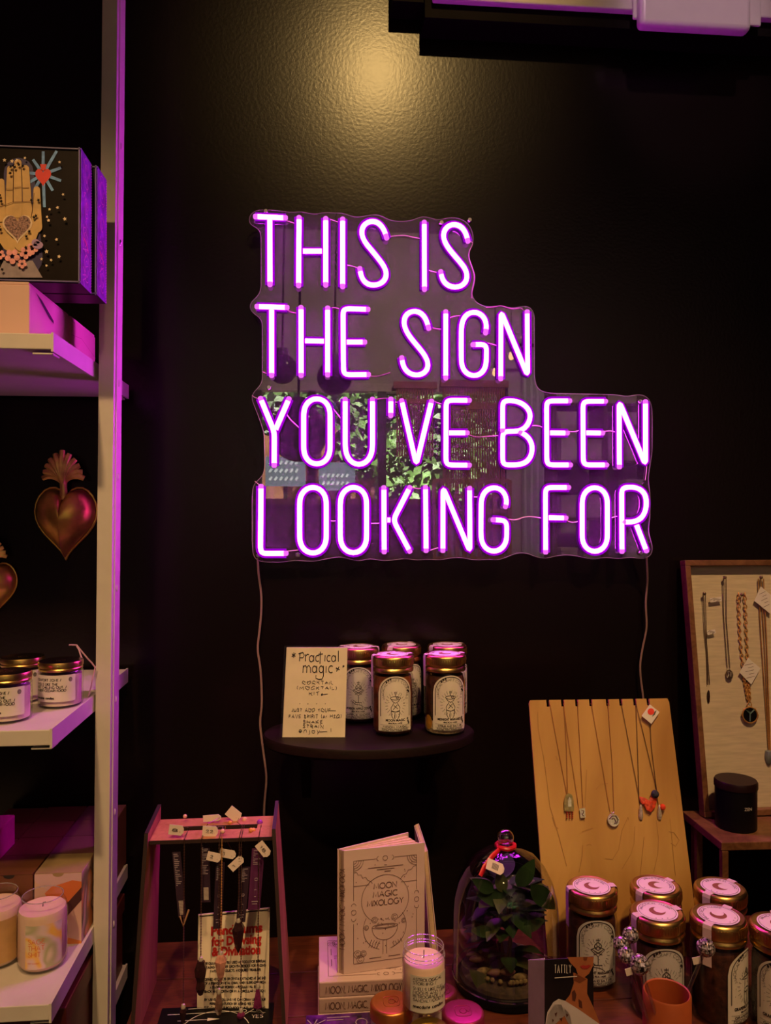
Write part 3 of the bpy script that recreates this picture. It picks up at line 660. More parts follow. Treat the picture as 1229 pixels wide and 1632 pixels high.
# ------------------------------------------------------------------ lidded candle jars on the middle shelf
m_cglass = glass('candle_glass', (.97,.96,.95), .05, .6)
m_cwax = mat('candle_wax_pale', (.72, .62, .50), .55, var=.05)
m_lidtop = mat('dark_lid_top', (.02, .014, .010), .22, .6)
def tin_jar(label, loc, rot, lines):
    t = thing('candle_jar', label, 'candle', loc, rot, group='lidded candles on the middle shelf')
    r = .0305
    obj('glass_jar', MB().lathe([(1e-5,0),(r-.004,0),(r-.001,.002),(r,.006),(r,.050),(r-.003,.0535)], 40), m_cglass, t, smooth=True, key='cj_glass', merge=True)
    obj('wax', MB().lathe([(1e-5,.004),(r-.003,.004),(r-.0025,.046),(1e-5,.046)], 32), m_cwax, t, smooth=True, key='cj_wax', merge=True)
    l = obj('lid', MB().lathe([(r-.003,.052),(r-.001,.052),(r-.0005,.0545),(r-.0015,.056),(r,.0575),(r,.062),(r-.001,.0645)], 40), m_gold, t, smooth=True, key='cj_lid')
    obj('lid_top', MB().lathe([(r-.001,.0645),(r-.004,.0640),(1e-5,.0640)], 40), m_lidtop, l, smooth=True, key='cj_top', merge=True)
    obj('lid_emblem', MB().ribbons([arcpts(0,0,.006,.006,0,360,16), arcpts(0,0,.003,.003,0,300,10)], .0007, lambda u, v: V((u, v, .0643))), m_gold, l, key='cj_emb')
    m = cyl_map(r+.0003, .011); W = .062
    lb = MB(); N_ = 24
    for i in range(N_): u0, u1 = -W/2+W*i/N_, -W/2+W*(i+1)/N_; lb.add([m(u0,0),m(u1,0),m(u1,.037),m(u0,.037)], [(0,1,2,3)])
    lb_o = obj('paper_label', lb, m_label, t, smooth=True, key='cj_label', merge=True)
    m = cyl_map(r+.0007, .011); pr = []
    for tx, yy, hh in lines: pr += stext(tx, -.0285, yy, hh, track=.2)
    pr += [arcpts(.0235,.0305,.0022,.0026,0,360,14), arcpts(.0235,.0305,.001,.0012,0,320,8)]
    obj('printed_lettering', MB().ribbons(pr, .00075, m), m_ink, lb_o, key='cj_print')
    obj('printed_maker', MB().ribbons(stext('anecdote candles', -.0285, .004, .0032, track=.16), .0008, m), m_ink, lb_o, key='cj_maker')
LN = [('COMFORT ZONE /', .029, .0032), ('SMELLS LIKE THE', .0232, .0032), ('WARMING OUT. /', .0188, .0032), ('AMBER CEDARWOOD', .0144, .0032)]
LN[2] = ('COUCH, CHILLING OUT. /', .0188, .0032); LN[2] = ('JUST CHILLING OUT. /', .0188, .0032)
p = P(97, 1100, 1.165); tin_jar('gold-lidded candle jar nearest the post on the middle shelf', (p.x, 1.165, Z_MID), R(-2), LN)
p = P(12, 1100, 1.087); tin_jar('gold-lidded candle jar at the shelf front, label cut by the photo edge', (p.x, 1.087, Z_MID), R(4), LN)
p = P(36, 1100, 1.2005); tin_jar('gold-lidded candle jar half hidden behind the other two candles', (p.x, 1.2005, Z_MID), R(8), LN)
tw = MB().tube([P(x, y, 1.20+i*.004) for i, (x, y) in enumerate([(110,1028),(117,1028),(122,1028),(130,1038),(140,1050),(146,1056),(152,1064)])], .0012, 6)
tw.tube([P(x, y, 1.205) for x, y in [(122,1029),(126,1036),(129,1046),(132,1052)]], .0012, 6)
tw.tube([P(x, y, 1.21) for x, y in [(152,1062),(148,1080),(145,1095),(140,1112)]], .0010, 6)
top(obj('gift_twine', tw, mat('lilac_twine', (.72,.42,.55), .7), smooth=True), 'loose lilac twine end sticking up behind the candle jars', 'twine')

# ------------------------------------------------------------------ lower shelf: glass candles and cartons
m_aura = None
def aura_mat(name, cols, scale=14, rot=0.5, rough=.4):
    if name in MATS: return MATS[name]
    m = bpy.data.materials.new(name); m.use_nodes = True; N = m.node_tree.nodes; L = m.node_tree.links; b = N['Principled BSDF']; b.inputs['Roughness'].default_value = rough
    tc = N.new('ShaderNodeTexCoord'); nz = N.new('ShaderNodeTexNoise'); nz.inputs['Scale'].default_value = scale; nz.inputs['Detail'].default_value = .5; nz.inputs['Distortion'].default_value = rot
    rp = N.new('ShaderNodeValToRGB'); rp.color_ramp.interpolation = 'EASE'
    while len(rp.color_ramp.elements) < len(cols): rp.color_ramp.elements.new(.5)
    for i, (e, c) in enumerate(zip(rp.color_ramp.elements, cols)): e.position = .28 + .44*i/(len(cols)-1); e.color = (*c, 1)
    L.new(tc.outputs['Object'], nz.inputs[0]); L.new(nz.outputs[0], rp.inputs[0]); L.new(rp.outputs[0], b.inputs['Base Color']); MATS[name] = m; return m
m_carton = aura_mat('sunset_wave_print', [(.80,.60,.50),(.75,.28,.10),(.16,.09,.06),(.72,.50,.40),(.60,.50,.30)], 22, .8)
m_canl = aura_mat('pastel_wave_print', [(.78,.62,.30),(.86,.52,.10),(.72,.55,.60),(.45,.44,.26),(.80,.66,.56)], 30, .6)
m_brownbox = mat('brown_carton', (.16, .055, .022), .55, var=.2, scale=12); m_plum = mat('plum_carton', (.20, .07, .09), .5, var=.2, scale=12); m_magbox = mat('magenta_carton', (.75, .05, .35), .5)
lx = -.3391
LB = ['tan topped carton with sunset waves behind the glass candle', 'plum carton second in the row beside the post', 'plum carton third in the row, by the wall side', 'brown carton fourth in its row, last before the wall']
for c in range(3):
    for r_ in range(4):
        x1 = lx - .0685*c; y0 = 1.174 + .0672*r_; z1 = Z_LOW + .102
        mt = m_carton if (c == 0 and r_ == 0) else (m_plum if c == 0 and r_ < 3 else m_brownbox)
        lab = LB[r_] if c == 0 else ['brown carton behind the cut-off candle', 'brown carton second back in the dim column', 'brown carton third back in the dim column', 'brown carton at the wall in the dim column'][r_] if c == 1 else ['dark brown carton of the outer column, front one', 'dark brown carton of the outer column, second back', 'dark brown carton of the outer column, third back', 'dark brown carton of the outer column, against the wall'][r_]
        t = thing('candle_carton', lab, 'box', (x1-.033, y0+.033, Z_LOW), group='cartons on the lower shelf')
        obj('carton_body', MB().box(-.033, .033, -.033, .0325, 0, .102), mt, t, bevel=.0008)
        if c == 0 and r_ == 0:
            cmx = lambda u, v: V((-.033 + (u-240)/275*.066, -.0335, .102 - (v-680)/440*.102))
            for nm, poly, cc_ in (('print_peach', [(240,680),(515,680),(515,1120),(240,1120)], (.66,.44,.36)), ('print_mauve', [(240,682),(515,682),(515,735),(420,740),(330,800),(240,720)], (.62,.42,.46)), ('print_orange', [(395,745),(460,725),(515,735),(515,800),(470,850),(400,900),(340,880),(300,800),(340,760)], (.66,.18,.04)), ('print_dark_band', [(515,770),(515,850),(420,960),(330,1010),(300,990),(400,900)], (.07,.03,.02)), ('print_orange_base', [(240,1090),(420,1075),(515,1105),(515,1120),(240,1120)], (.70,.24,.05))):
                off = {'print_peach': 0, 'print_mauve': .0002, 'print_orange': .0004, 'print_dark_band': .0006, 'print_orange_base': .0003}[nm]
                obj(nm, MB().flat(poly, (lambda o_: lambda u, v: cmx(u, v) + V((0, -o_, 0)))(off)), mat(nm, cc_, .45, var=.08, scale=20), t)
        if c < 2:
            fl = MB().prism([(-.0328,-.0336,.1022),(.0328,-.0336,.1022),(.0328,.032,.1022),(-.0328,.032,.1022)], (0,0,.0006))
            obj('carton_flap', fl, m_brownbox if c else (mat('tan_flap', (.34,.24,.12), .5) if r_ == 0 else m_plum), t)
            if r_ == 0: obj('thumb_notch', MB().flat(arcpts(0,.102,.008,.005,180,360,8), plane_map((0,-.033,0),(1,0,0),(0,0,1),.0008)), mat('tan_flap', (.34,.24,.12), .5) if c == 0 else m_ink, t)
t = thing('magenta_carton', 'bright magenta carton standing on the dim brown cartons', 'box', (P(-4,1360,1.22).x-.033, 1.255, Z_LOW+.1028))
obj('carton_body', MB().box(-.03, .034, -.03, .03, 0, .045), m_magbox, t, bevel=.001); obj('carton_flap', MB().box(-.029, .033, -.029, .029, .045, .0456), m_magbox, t)
def can_candle(label, loc, rot, mlabel, text):
    t = thing('glass_candle', label, 'candle', loc, rot, group='can-shaped glass candles'); r = .0325
    obj('can_glass', MB().lathe([(1e-5,0),(r-.006,0),(r-.002,.003),(r,.010),(r,.076),(r-.002,.084),(r-.0055,.089),(r-.0055,.0945),(r-.0062,.095)], 44), m_cglass, t, smooth=True, key='can_g', merge=True)
    wx = obj('wax', MB().lathe([(1e-5,.004),(r-.005,.004),(r-.0012,.010),(r-.0012,.074),(r-.0025,.0785),(1e-5,.0787)], 40), m_wax, t, smooth=True, key='can_w', merge=True)
    obj('wick', MB().tube([(0,0,.078),(.0005,0,.084),(.004,0,.084)], .0007, 5), m_ink, wx)
    obj('glass_rim', MB().tube([((r-.006)*math.sin(a*.15708), -(r-.006)*math.cos(a*.15708), .0948) for a in range(40)], .0007, 6, True), glass('rim_glass', (.9,.9,.9), .25, .5, .05, haze=.30, hazecol=(.9,.85,.8)), t, smooth=True, key='can_rim')
    m = cyl_map(r+.0004, .010); lb = MB(); N_ = 22; W = .050
    for i in range(N_): u0, u1 = -W/2+W*i/N_, -W/2+W*(i+1)/N_; lb.add([m(u0,0),m(u1,0),m(u1,.058),m(u0,.058)], [(0,1,2,3)])
    lo = obj('paper_label', lb, mlabel, t, smooth=True, merge=True)
    m = cyl_map(r+.0008, .010)
    if text:
        pr = []
        for i, l in enumerate(text): pr += stext(l, -.021, .034-.0085*i, .0062, track=.2)
        obj('printed_lettering', MB().ribbons(pr, .0007, m), mat('terracotta_ink', (.70,.16,.05), .5), lo)
        obj('printed_smallprint', MB().ribbons(stext('SOY CANDLE', -.021, .0075, .0016, track=.25), .0003, m), mat('terracotta_ink', (.70,.16,.05), .5), lo)
p = P(68, 1490, 1.125); can_candle('can-shaped glass candle with orange lettering on the lower shelf', (p.x, 1.125, Z_LOW), R(22), m_canl, ['SAGE', 'THAT', 'SHIT'])
p = P(-5, 1490, 1.139); can_candle('can-shaped glass candle cut off by the photo edge, tan label strip', (p.x, 1.139, Z_LOW), R(25), mat('tan_label', (.50,.30,.12), .5), None)
# dark red storage box below the lower shelf
t = thing('storage_box', 'dark red storage box on the lowest shelf below the glass candles', 'box', (SX-.2, 1.25, Z_BOT))
m_drk = mat('dark_red_board', (.12, .022, .016), .4, var=.15, scale=10)
obj('box_body', MB().box(-.17, .194, -.15, .17, 0, .125), m_drk, t, bevel=.002); obj('box_lid', MB().box(-.173, .197, -.153, .173, .1, .13), m_drk, t, bevel=.002)

# ================================================================== TABLE
ZT = CZ - .655
t = thing('display_table', 'red-brown wooden display table covered with candles, books and jars', 'table', (.35, 1.08, 0))
tx0, tx1, ty0, ty1 = -.245, 1.10, .74, 1.24
npl = 5
for i in range(npl):
    y0 = ty0 + (ty1-ty0)*i/npl
    obj('plank', MB().box(tx0-.35, tx1-.35, y0+.0008-1.08, y0+(ty1-ty0)/npl-.0008-1.08, ZT-.03, ZT), m_table, t, bevel=.001)
obj('apron', MB().box(tx0+.04-.35, tx1-.04-.35, ty0+.04-1.08, ty0+.06-1.08, ZT-.11, ZT-.03), m_table, t)
obj('apron', MB().box(tx0+.04-.35, tx1-.04-.35, ty1-.06-1.08, ty1-.04-1.08, ZT-.11, ZT-.03), m_table, t)
for x in (tx0+.06, tx1-.06):
    for y in (ty0+.06, ty1-.06): obj('leg', MB().box(x-.03-.35, x+.03-.35, y-.03-1.08, y+.03-1.08, 0, ZT-.03), m_table, t, bevel=.003)

# ------------------------------------------------------------------ oval shelf for the cocktail jars
ZS = CZ - .36
c = V((.0885, 1.325, 0)); rx = .178; ry = .112
t = thing('oval_shelf', 'dark oval wooden wall shelf carrying the cocktail jars', 'shelf', (c.x, 1.325, ZS-.018))
obj('oval_top', MB().lathe([(1e-5,0),(.97,0),(1,.004),(1,.015),(.985,.018),(1e-5,.018)], 64, (0,0,0), Matrix.Diagonal(V((rx, ry, 1)))), m_darkwood, t, smooth=True, merge=True)
obj('wall_cleat', MB().box(-rx*.7, rx*.7, WY-1.325-.045, WY-1.325-.0005, -.03, -.0002), m_darkwood, t, bevel=.002)
for sx in (-1, 1): obj('bracket', MB().prism([(sx*rx*.6-.008, WY-1.325-.001, -.0003), (sx*rx*.6-.008, -.05, -.0003), (sx*rx*.6-.008, -.05, -.012), (sx*rx*.6-.008, WY-1.325-.02, -.13), (sx*rx*.6-.008, WY-1.325-.001, -.13)], (.016, 0, 0)), m_darkwood, t, bevel=.001)

# ------------------------------------------------------------------ cocktail kit jars
JR, JH = .0352, .131
m_salt = mat('coarse_salt_and_citrus', (.62, .48, .30), .6, var=.4, scale=240, bump=.8)
m_strip = mat('seal_strip_paper', (.72, .54, .54), .6, var=.06)
m_citrus = mat('dried_citrus', (.62, .30, .04), .5, var=.35, scale=60)
m_moon = mat('crescent_ink', (.26, .09, .05), .5)
def cocktail_jar(label, loc, rot, title, sub, group, content=None, paper=None, salt=False, strip_a=-85, art=0, dot=None, sticker=None):
    t = thing('cocktail_jar', label, 'jar', loc, rot, group=group)
    r = JR
    obj('glass_jar', MB().lathe([(1e-5,.002),(r-.010,.0015),(r-.005,0),(r-.001,.004),(r,.012),(r,.088),(r-.0015,.098),(r-.006,.106),(r-.0065,.113)], 48), m_glass, t, smooth=True, key='j_glass', merge=True)
    prof = [(1e-5,.004),(r-.006,.004),(r-.0028,.012),(r-.0028,.088),(r-.005,.097),(1e-5,.1)]
    obj('dried_mix', MB().lathe(prof, 40), content or m_ctr, t, smooth=True, key='j_mix%s' % (content or m_ctr).name, merge=True)
    if salt:
        obj('salt_layer', MB().lathe([(1e-5,.003),(r-.004,.0032),(r-.0020,.010),(r-.0022,.022),(r-.004,.027)], 40), m_salt, t, smooth=True, key='j_salt')
        for i, (a, z) in enumerate(((58,.03),(64,.055),(70,.078),(-70,.02),(85,.04))):
            m = cyl_map(r-.0018, z, R(a)); obj('citrus_slice', MB().flat(arcpts(0,0,.009,.012,0,340,14), m), m_citrus, t, key='j_cit%d' % i)
    ld = obj('lid', MB().lathe([(r-.004,.104),(r-.0005,.104),(r,.1065),(r-.0010,.109),(r-.0022,.111),(r-.0005,.113),(r,.1145),(r,.1275),(r-.0012,.1298),(r-.0035,JH),(r-.006,.1302),(1e-5,.1302)], 48), m_gold, t, smooth=True, key='j_lid', merge=True)
    rid = MB()
    for k in range(60):
        a = 2*math.pi*k/60; rid.bar((math.sin(a)*(r+.0001), -math.cos(a)*(r+.0001), .1165), (math.sin(a)*(r+.0001), -math.cos(a)*(r+.0001), .126), .0014, .0008, up=(math.sin(a), -math.cos(a), 0))
    obj('lid_knurling', rid, m_gold, ld, key='j_rid')
    top_m = lambda u, v: V((u, v, .1309))
    st = obj('lid_sticker', MB().flat(arcpts(0,0,.0262,.0262,0,354,40), top_m), sticker or m_sticker, ld, key='j_stk%s' % (sticker or m_sticker).name)
    top2 = lambda u, v: V((u, v, .1312))
    rng = [arcpts(0,0,.0238,.0238,0,360,44)] + curve_text('PRACTICAL MAGIC', 0, 0, .0185, .0034, 270, .35) + curve_text('* * *', 0, 0, .0185, .003, 90, .8)
    rng = [[(-x, -y) for x, y in pl] for pl in rng]
    obj('sticker_print', MB().ribbons(rng, .0006, top2), m_ink, st, key='j_stp')
    cres = arcpts(0,0,.0105,.0105,100,350,20) + list(reversed(arcpts(.0042,.0030,.0078,.0078,112,338,20)))
    b_ = MB(); n2 = 21
    for i in range(n2-1): b_.add([top2(*cres[i]), top2(*cres[i+1]), top2(*cres[2*n2-2-i]), top2(*cres[2*n2-1-i])], [(0,1,2,3)])
    obj('sticker_crescent', b_, m_moon, st, key='j_cres')
    a = R(strip_a); dx, dy = math.sin(a), -math.cos(a); px_, py_ = math.cos(a), math.sin(a); w2 = .0058
    b_ = MB(); pts = []
    for s, z in ((-.0262,.1311),(-.033,.1313),(-.0352,.1305),(-.0362,.126),(-.0362,.112),(-.036,.104),(-.0358,.078)): pts.append((s, z))
    for (s0, z0), (s1, z1) in zip(pts, pts[1:]):
        b_.add([(-dx*s0-px_*w2, -dy*s0-py_*w2, z0), (-dx*s0+px_*w2, -dy*s0+py_*w2, z0), (-dx*s1+px_*w2, -dy*s1+py_*w2, z1), (-dx*s1-px_*w2, -dy*s1-py_*w2, z1)], [(0,1,2,3)])
    obj('seal_strip', b_, m_strip, t, merge=True); b_ = MB()
    pts2 = [(-.0262,.1311),(-.033,.1313),(-.0352,.1305),(-.0362,.126),(-.0362,.116)]
    for (s0, z0), (s1, z1) in zip(pts2, pts2[1:]):
        b_.add([(dx*s0-px_*w2, dy*s0-py_*w2, z0), (dx*s0+px_*w2, dy*s0+py_*w2, z0), (dx*s1+px_*w2, dy*s1+py_*w2, z1), (dx*s1-px_*w2, dy*s1-py_*w2, z1)], [(0,1,2,3)])
    obj('seal_strip', b_, m_strip, t, merge=True)
    # arched front label
    W, Hh = .060, .092; hw = W/2; zc = .010
    m = cyl_map(r+.0006, zc); lb = MB(); N_ = 26
    tp = lambda u: (Hh-hw) + math.sqrt(max(0, hw*hw-u*u))*.94
    for i in range(N_):
        u0, u1 = -hw+W*i/N_, -hw+W*(i+1)/N_; lb.add([m(u0,0),m(u1,0),m(u1,tp(u1)),m(u0,tp(u0))], [(0,1,2,3)])
    lo = obj('arched_label', lb, paper or m_label, t, smooth=True, key='j_lab%s' % (paper or m_label).name, merge=True)
    m = cyl_map(r+.0010, zc); cy = Hh-hw; k = .86
    bd = [[(-hw*k, .024)] + [(-x, y) for x, y in arcpts(0, cy, hw*k, hw*k, 0, 180, 24)] + [(hw*k, .024)]]
    obj('label_border', MB().ribbons(bd, .0011, m), m_ink, lo, key='j_bd')
    fine = curve_text('MAGICAL CRAFT COCKTAILS', 0, cy, .0195, .0040, 90, .22)
    for q in range(24):
        a = R(15*q+7); r0 = .0125 + .001*(q % 2); fine.append([(r0*math.cos(a), .044+r0*1.25*math.sin(a)), ((r0+.0045)*math.cos(a), .044+(r0+.0045)*1.25*math.sin(a))])
    obj('label_rays', MB().ribbons(fine, .00042, m), m_ink, lo, key='j_fine')
    ill = []
    if art == 0:      # hand holding an hourglass-shaped cocktail
        ill += [arcpts(0,.0545,.0085,.0028,0,360,18), [(-.0085,.0545),(-.0045,.049),(0,.0465),(.0045,.049),(.0085,.0545)], [(-.003,.0465),(-.0075,.039),(-.007,.0345),(0,.032),(.007,.0345),(.0075,.039),(.003,.0465)], arcpts(0,.0345,.0065,.0022,180,360,10), [(-.003,.043),(.004,.037)], [(.003,.044),(-.004,.036)], [(-.007,.0345),(-.0065,.027),(-.0035,.020)], [(.007,.0345),(.0065,.027),(.0035,.020)], [(-.001,.031),(-.001,.021)], [(0,.057),(0,.062),(.0015,.0635),(0,.065),(-.0015,.0635),(0,.062)], arcpts(.003,.055,.002,.0015,0,360,8)]
    elif art == 1:    # cocktail bowl with flower and swords
        ill += [[(0,.066),(0,.060)], [(-.003,.0635),(.003,.0635)], arcpts(0,.055,.0045,.005,0,360,14), [(-.010,.050),(0,.041),(.010,.050),(0,.055),(-.010,.050)], [(-.008,.0505),(0,.046),(.008,.0505)], [(0,.041),(0,.029)], [(-.006,.029),(.006,.029)], [(-.012,.031),(-.005,.026),(.003,.025),(.009,.021)], [(-.009,.033),(-.003,.029)], arcpts(-.003,.055,.002,.003,0,360,8), arcpts(.003,.055,.002,.003,0,360,8), [(-.005,.048),(.006,.043)], [(.005,.048),(-.006,.043)]]
    else:             # tall hat and hands
        ill += [[(-.001,.068),(-.006,.056),(.007,.057),(-.001,.068)], [(-.010,.055),(0,.058),(.011,.056),(0,.053),(-.010,.055)], [(-.004,.053),(-.005,.042),(.005,.042),(.004,.053)], arcpts(0,.040,.0055,.003,0,360,12), [(-.005,.038),(-.006,.028),(-.003,.021)], [(.005,.038),(.006,.028),(.003,.021)], [(-.002,.066),(.003,.058)], [(-.003,.063),(.005,.0575)], [(-.001,.04),(0,.022)]]
    obj('label_illustration', MB().ribbons(ill, .0009, m), m_ink, lo, key='j_ill%d' % art)
    dots = MB(); rr = random.Random(3+art)
    for q in range(16): dots.flat(arcpts(rr.uniform(-.021,.021), rr.uniform(.026,.066), .0005, .0005, 0, 300, 5), m)
    for x, y in ((-.012,cy+.0215),(-.0085,cy+.0235),(-.015,cy+.018),(.0235,cy+.009),(.022,cy+.004),(.024,cy+.002),(.023,.016),(.0245,.013),(.022,.020)): dots.flat(arcpts(x, y, .0016, .0020, 0, 300, 6), m)
    obj('label_specks', dots, m_ink, lo, key='j_dots%d' % art)
    b_ = MB(); put_btext(b_, title, .0052, 0, .0168, m, width=min(.044, .0033*len(title)), bold=.0002)
    b_.ribbons(sfit('PRACTICAL MAGIC', 0, .0125, .0021, .023), .0006, m)
    b_.ribbons([[(-.026,.0105),(.026,.0105)], [(-.026,.0050),(.026,.0050)], [(-.026,.0008),(.026,.0008)]], .00035, m)
    b_.ribbons(sfit(sub, 0, .0063, .0026, .042), .0007, m)
    b_.ribbons(sfit('SHAKE STRAIN POUR AND ENJOY', 0, .0030, .0013, .046), .0004, m); b_.ribbons(sfit('INFUSE FOR THREE DAYS', 0, .0012, .0012, .046), .0004, m)
    obj('label_title', b_, m_ink, lo)
    if dot:
        obj('red_price_dot', MB().flat(arcpts(dot[0], dot[1], .0055, .0055, 0, 340, 16), cyl_map(r+.0014, zc)), mat('red_sticker', (.85,.05,.03), .5), t)
    return t
GS = 'cocktail jars on the oval shelf'
def at(px, Y, z): p = P(px, 1000, Y); return (p.x, Y, z)
m_ctr2 = mat('amber_dried_mix', (.16, .045, .012), .45, var=.7, scale=70, bump=.6)
cocktail_jar('front cocktail jar titled moon magic, amber mix, on the oval shelf', (.127, 1.3131, ZS), R(2), 'MOON MAGIC', 'MOON MAGIC', GS, m_ctr2, strip_a=-80)
cocktail_jar('front cocktail jar titled midnight margarita with pale salt at bottom, on the oval shelf', (.2152, 1.3115, ZS), R(6), 'MIDNIGHT MARGARITA', 'CITRUS AND SALT MIX', GS, salt=True, strip_a=-86)
cocktail_jar('apple cider jar partly hidden by the handwritten card', (.0744, 1.397, ZS), R(-4), 'POISON APPLE CIDER', 'APPLE CIDER', GS, paper=m_labelg, art=1, strip_a=80)
cocktail_jar('rear jar behind the moon magic and midnight margarita jars, mostly hidden between them', (.1522, 1.411, ZS), R(30), 'MOON MAGIC', 'MOON MAGIC', GS, strip_a=-70)
cocktail_jar('rear cocktail jar peeking out behind the midnight margarita jar', (.2346, 1.4035, ZS), R(42), 'MARGARITA', 'CITRUS MIX', GS, strip_a=75)

# ------------------------------------------------------------------ handwritten card in a clear holder
t = thing('handwritten_card', 'handwritten cream card in clear holder leaning on the oval shelf', 'sign', tuple(AZ(500, 1175, ZS)))
bl, br = AZ(450,1175,ZS+.0005), AZ(550,1175,ZS+.0005); tl, tr_ = P(457,1032,bl.y+.022), P(554,1032,br.y+.022)
th = V((0, .0022, 0))
obj('card', MB().hexa([bl, br, br+th, bl+th], [tl, tr_, tr_+th, tl+th]), m_paper, t, world=True)
ux, uy = (br-bl), (tl-bl); W_, H_ = ux.length, uy.length
cm = lambda u, v: bl + ux*u + uy*v + (tr_-br-uy)*u*v + V((0, -.0007, 0))
hand = []
def hw_line(s, x, y, h, sp, sx=1.0):
    out = stext(s, 0, 0, 1, 'l', .35, sx); mx = max(p[0] for pl in out for p in pl)
    return [[(x + p[0]/mx*sp, y + p[1]*h + .006*math.sin(7*p[0])) for p in pl] for pl in out]
b_ = MB()
big = [[(.22,.845),(.225,.94)], [(.20,.93),(.27,.945),(.295,.915),(.275,.885),(.215,.885)], [(.315,.925),(.315,.845)], [(.315,.90),(.345,.925),(.37,.92)], arcpts(.415,.875,.035,.035,40,400,12), [(.45,.915),(.452,.845)], arcpts(.515,.878,.034,.035,50,310,10), [(.555,.955),(.557,.815)], [(.525,.925),(.60,.928)], [(.635,.915),(.635,.845)], arcpts(.70,.878,.034,.035,50,310,10), arcpts(.775,.875,.032,.034,40,400,12), [(.808,.912),(.81,.845)], [(.85,.965),(.855,.84)],
 [(.285,.80),(.285,.715)], [(.285,.775),(.315,.80),(.345,.775),(.345,.715)], [(.345,.775),(.375,.80),(.405,.77),(.41,.715)], arcpts(.47,.755,.035,.037,40,400,12), [(.507,.795),(.51,.715)], arcpts(.58,.755,.034,.038,40,400,12), [(.616,.795),(.62,.68),(.60,.645),(.55,.640),(.50,.655),(.50,.69)], [(.66,.79),(.66,.715)], arcpts(.74,.755,.04,.04,50,310,10),
 [(.09,.93),(.15,.90)], [(.15,.935),(.09,.895)], [(.12,.945),(.122,.885)], [(.82,.77),(.88,.75)], [(.87,.785),(.83,.73)], [(.93,.795),(.955,.785)], [(.93,.775),(.95,.80)]]
b_.ribbons(big, .0130, cm)
sml = hw_line('COCKTAIL', .28, .59, .030, .50) + hw_line('(MOCKTAIL)', .20, .53, .032, .64) + hw_line('KITs', .40, .465, .034, .22) + [[(.60,.47),(.70,.478)]]
sml += [[(x, .368),(x+.012,.371)] for x in (.25,.38,.52,.66)]
sml += hw_line('JUST ADD YOUR', .13, .283, .034, .62) + [[(.75,.295),(.84,.293)]] + hw_line('FAVE SPIRIT (or H2O)', .09, .213, .034, .84) + hw_line('SHAKE', .32, .152, .034, .31) + hw_line('STRAIN', .32, .103, .036, .33) + hw_line('enjoy', .26, .05, .052, .33) + [[(.59,.06),(.71,.064)], [(.77,.10),(.775,.06)]]
sb = MB().ribbons(sml, .0072, cm)
obj('handwriting_title', b_, m_ink, t, world=True); obj('handwriting', sb, m_ink, t, world=True)
nf = V((0, -.0022, 0)); k1 = .004
obj('clear_holder', MB().hexa([bl+nf+V((-k1,0,0)), br+nf+V((k1,0,0)), br+th+V((k1,.001,0)), bl+th+V((-k1,.001,0))], [tl+nf+V((-k1,0,.003)), tr_+nf+V((k1,0,.003)), tr_+th+V((k1,.001,.003)), tl+th+V((-k1,.001,.003))]), glass('holder_acrylic', (.98,.98,.97), .03, .3), t, world=True)

# ================================================================== PENDULUM STAND
zt_ = P(335, 1337, 1.032).z
fl_, fr_ = P(237,1337,1.03), P(434,1337,1.03)
t = thing('pendulum_stand', 'red laser-cut wooden stand hung with dowsing pendulums', 'stand', ((fl_.x+fr_.x)/2, 1.05, ZT))
lb_x, rb_x = P(209,1632,1.0).x, P(480,1632,1.0).x
def panel(xt, xb, sgn):
    yf0, yb0, yf1, yb1 = .99, 1.135, 1.026, 1.11
    w_ = .0042*sgn; zt2 = zt_+.012
    return MB().hexa([V((xb, yf0, ZT)), V((xb+w_, yf0, ZT)), V((xb+w_, yb0, ZT)), V((xb, yb0, ZT))], [V((xt, yf1, zt2)), V((xt+w_, yf1, zt2)), V((xt+w_, yb1, zt2+.006)), V((xt, yb1, zt2+.006))])
def edge(xt, xb, sgn):
    b_ = MB(); w_ = .0042*sgn; zt2 = zt_+.012
    a, c = V((xb+w_/2, .9895, ZT)), V((xt+w_/2, 1.0255, zt2)); b_.bar(a, c, .0046, .0012, up=(0,1,0)); d = V((xt+w_/2, 1.1105, zt2+.006)); b_.bar(c, d, .0046, .0012)
    return b_
for xt, xb, sg in ((fl_.x, lb_x+.004, -1), (fr_.x, rb_x-.022, 1)):
    pn_ = obj('side_panel', panel(xt, xb, sg), m_redwood, t, world=True)
    obj('burnt_edge', edge(xt, xb, sg), m_burnt, pn_, world=True)
    if sg == 1:
        for u, v in ((1.045,-.010),(1.062,.000),(1.085,.008)): obj('tenon_hole', MB().box(xt+.0042, xt+.0046+.0002, u, u+.004, zt_-.004+v*.4, zt_+.003+v*.4), m_burnt, pn_, world=True)
xa, xb_ = fl_.x, fr_.x
yf, yb = 1.032, 1.104; sy0, sy1 = 1.062, 1.076
tp_ = obj('top_shelf', MB().box(xa, xb_, yf, sy0, zt_-.004, zt_), m_redwood, t, world=True)
obj('top_shelf', MB().box(xa, xb_, sy1, yb, zt_-.004, zt_), m_redwood, t, world=True)
obj('top_shelf', MB().box(xa, xa+.022, sy0, sy1, zt_-.004, zt_), m_redwood, t, world=True)
obj('top_shelf', MB().box(xb_-.022, xb_, sy0, sy1, zt_-.004, zt_), m_redwood, t, world=True)
obj('burnt_edge', MB().box(xa, xb_, yf-.0008, yf, zt_-.0045, zt_+.0002), m_burnt, tp_, world=True)
obj('burnt_edge', MB().box(xa+.02, xb_-.02, sy1-.0008, sy1, zt_-.0045, zt_+.0002), m_burnt, tp_, world=True)

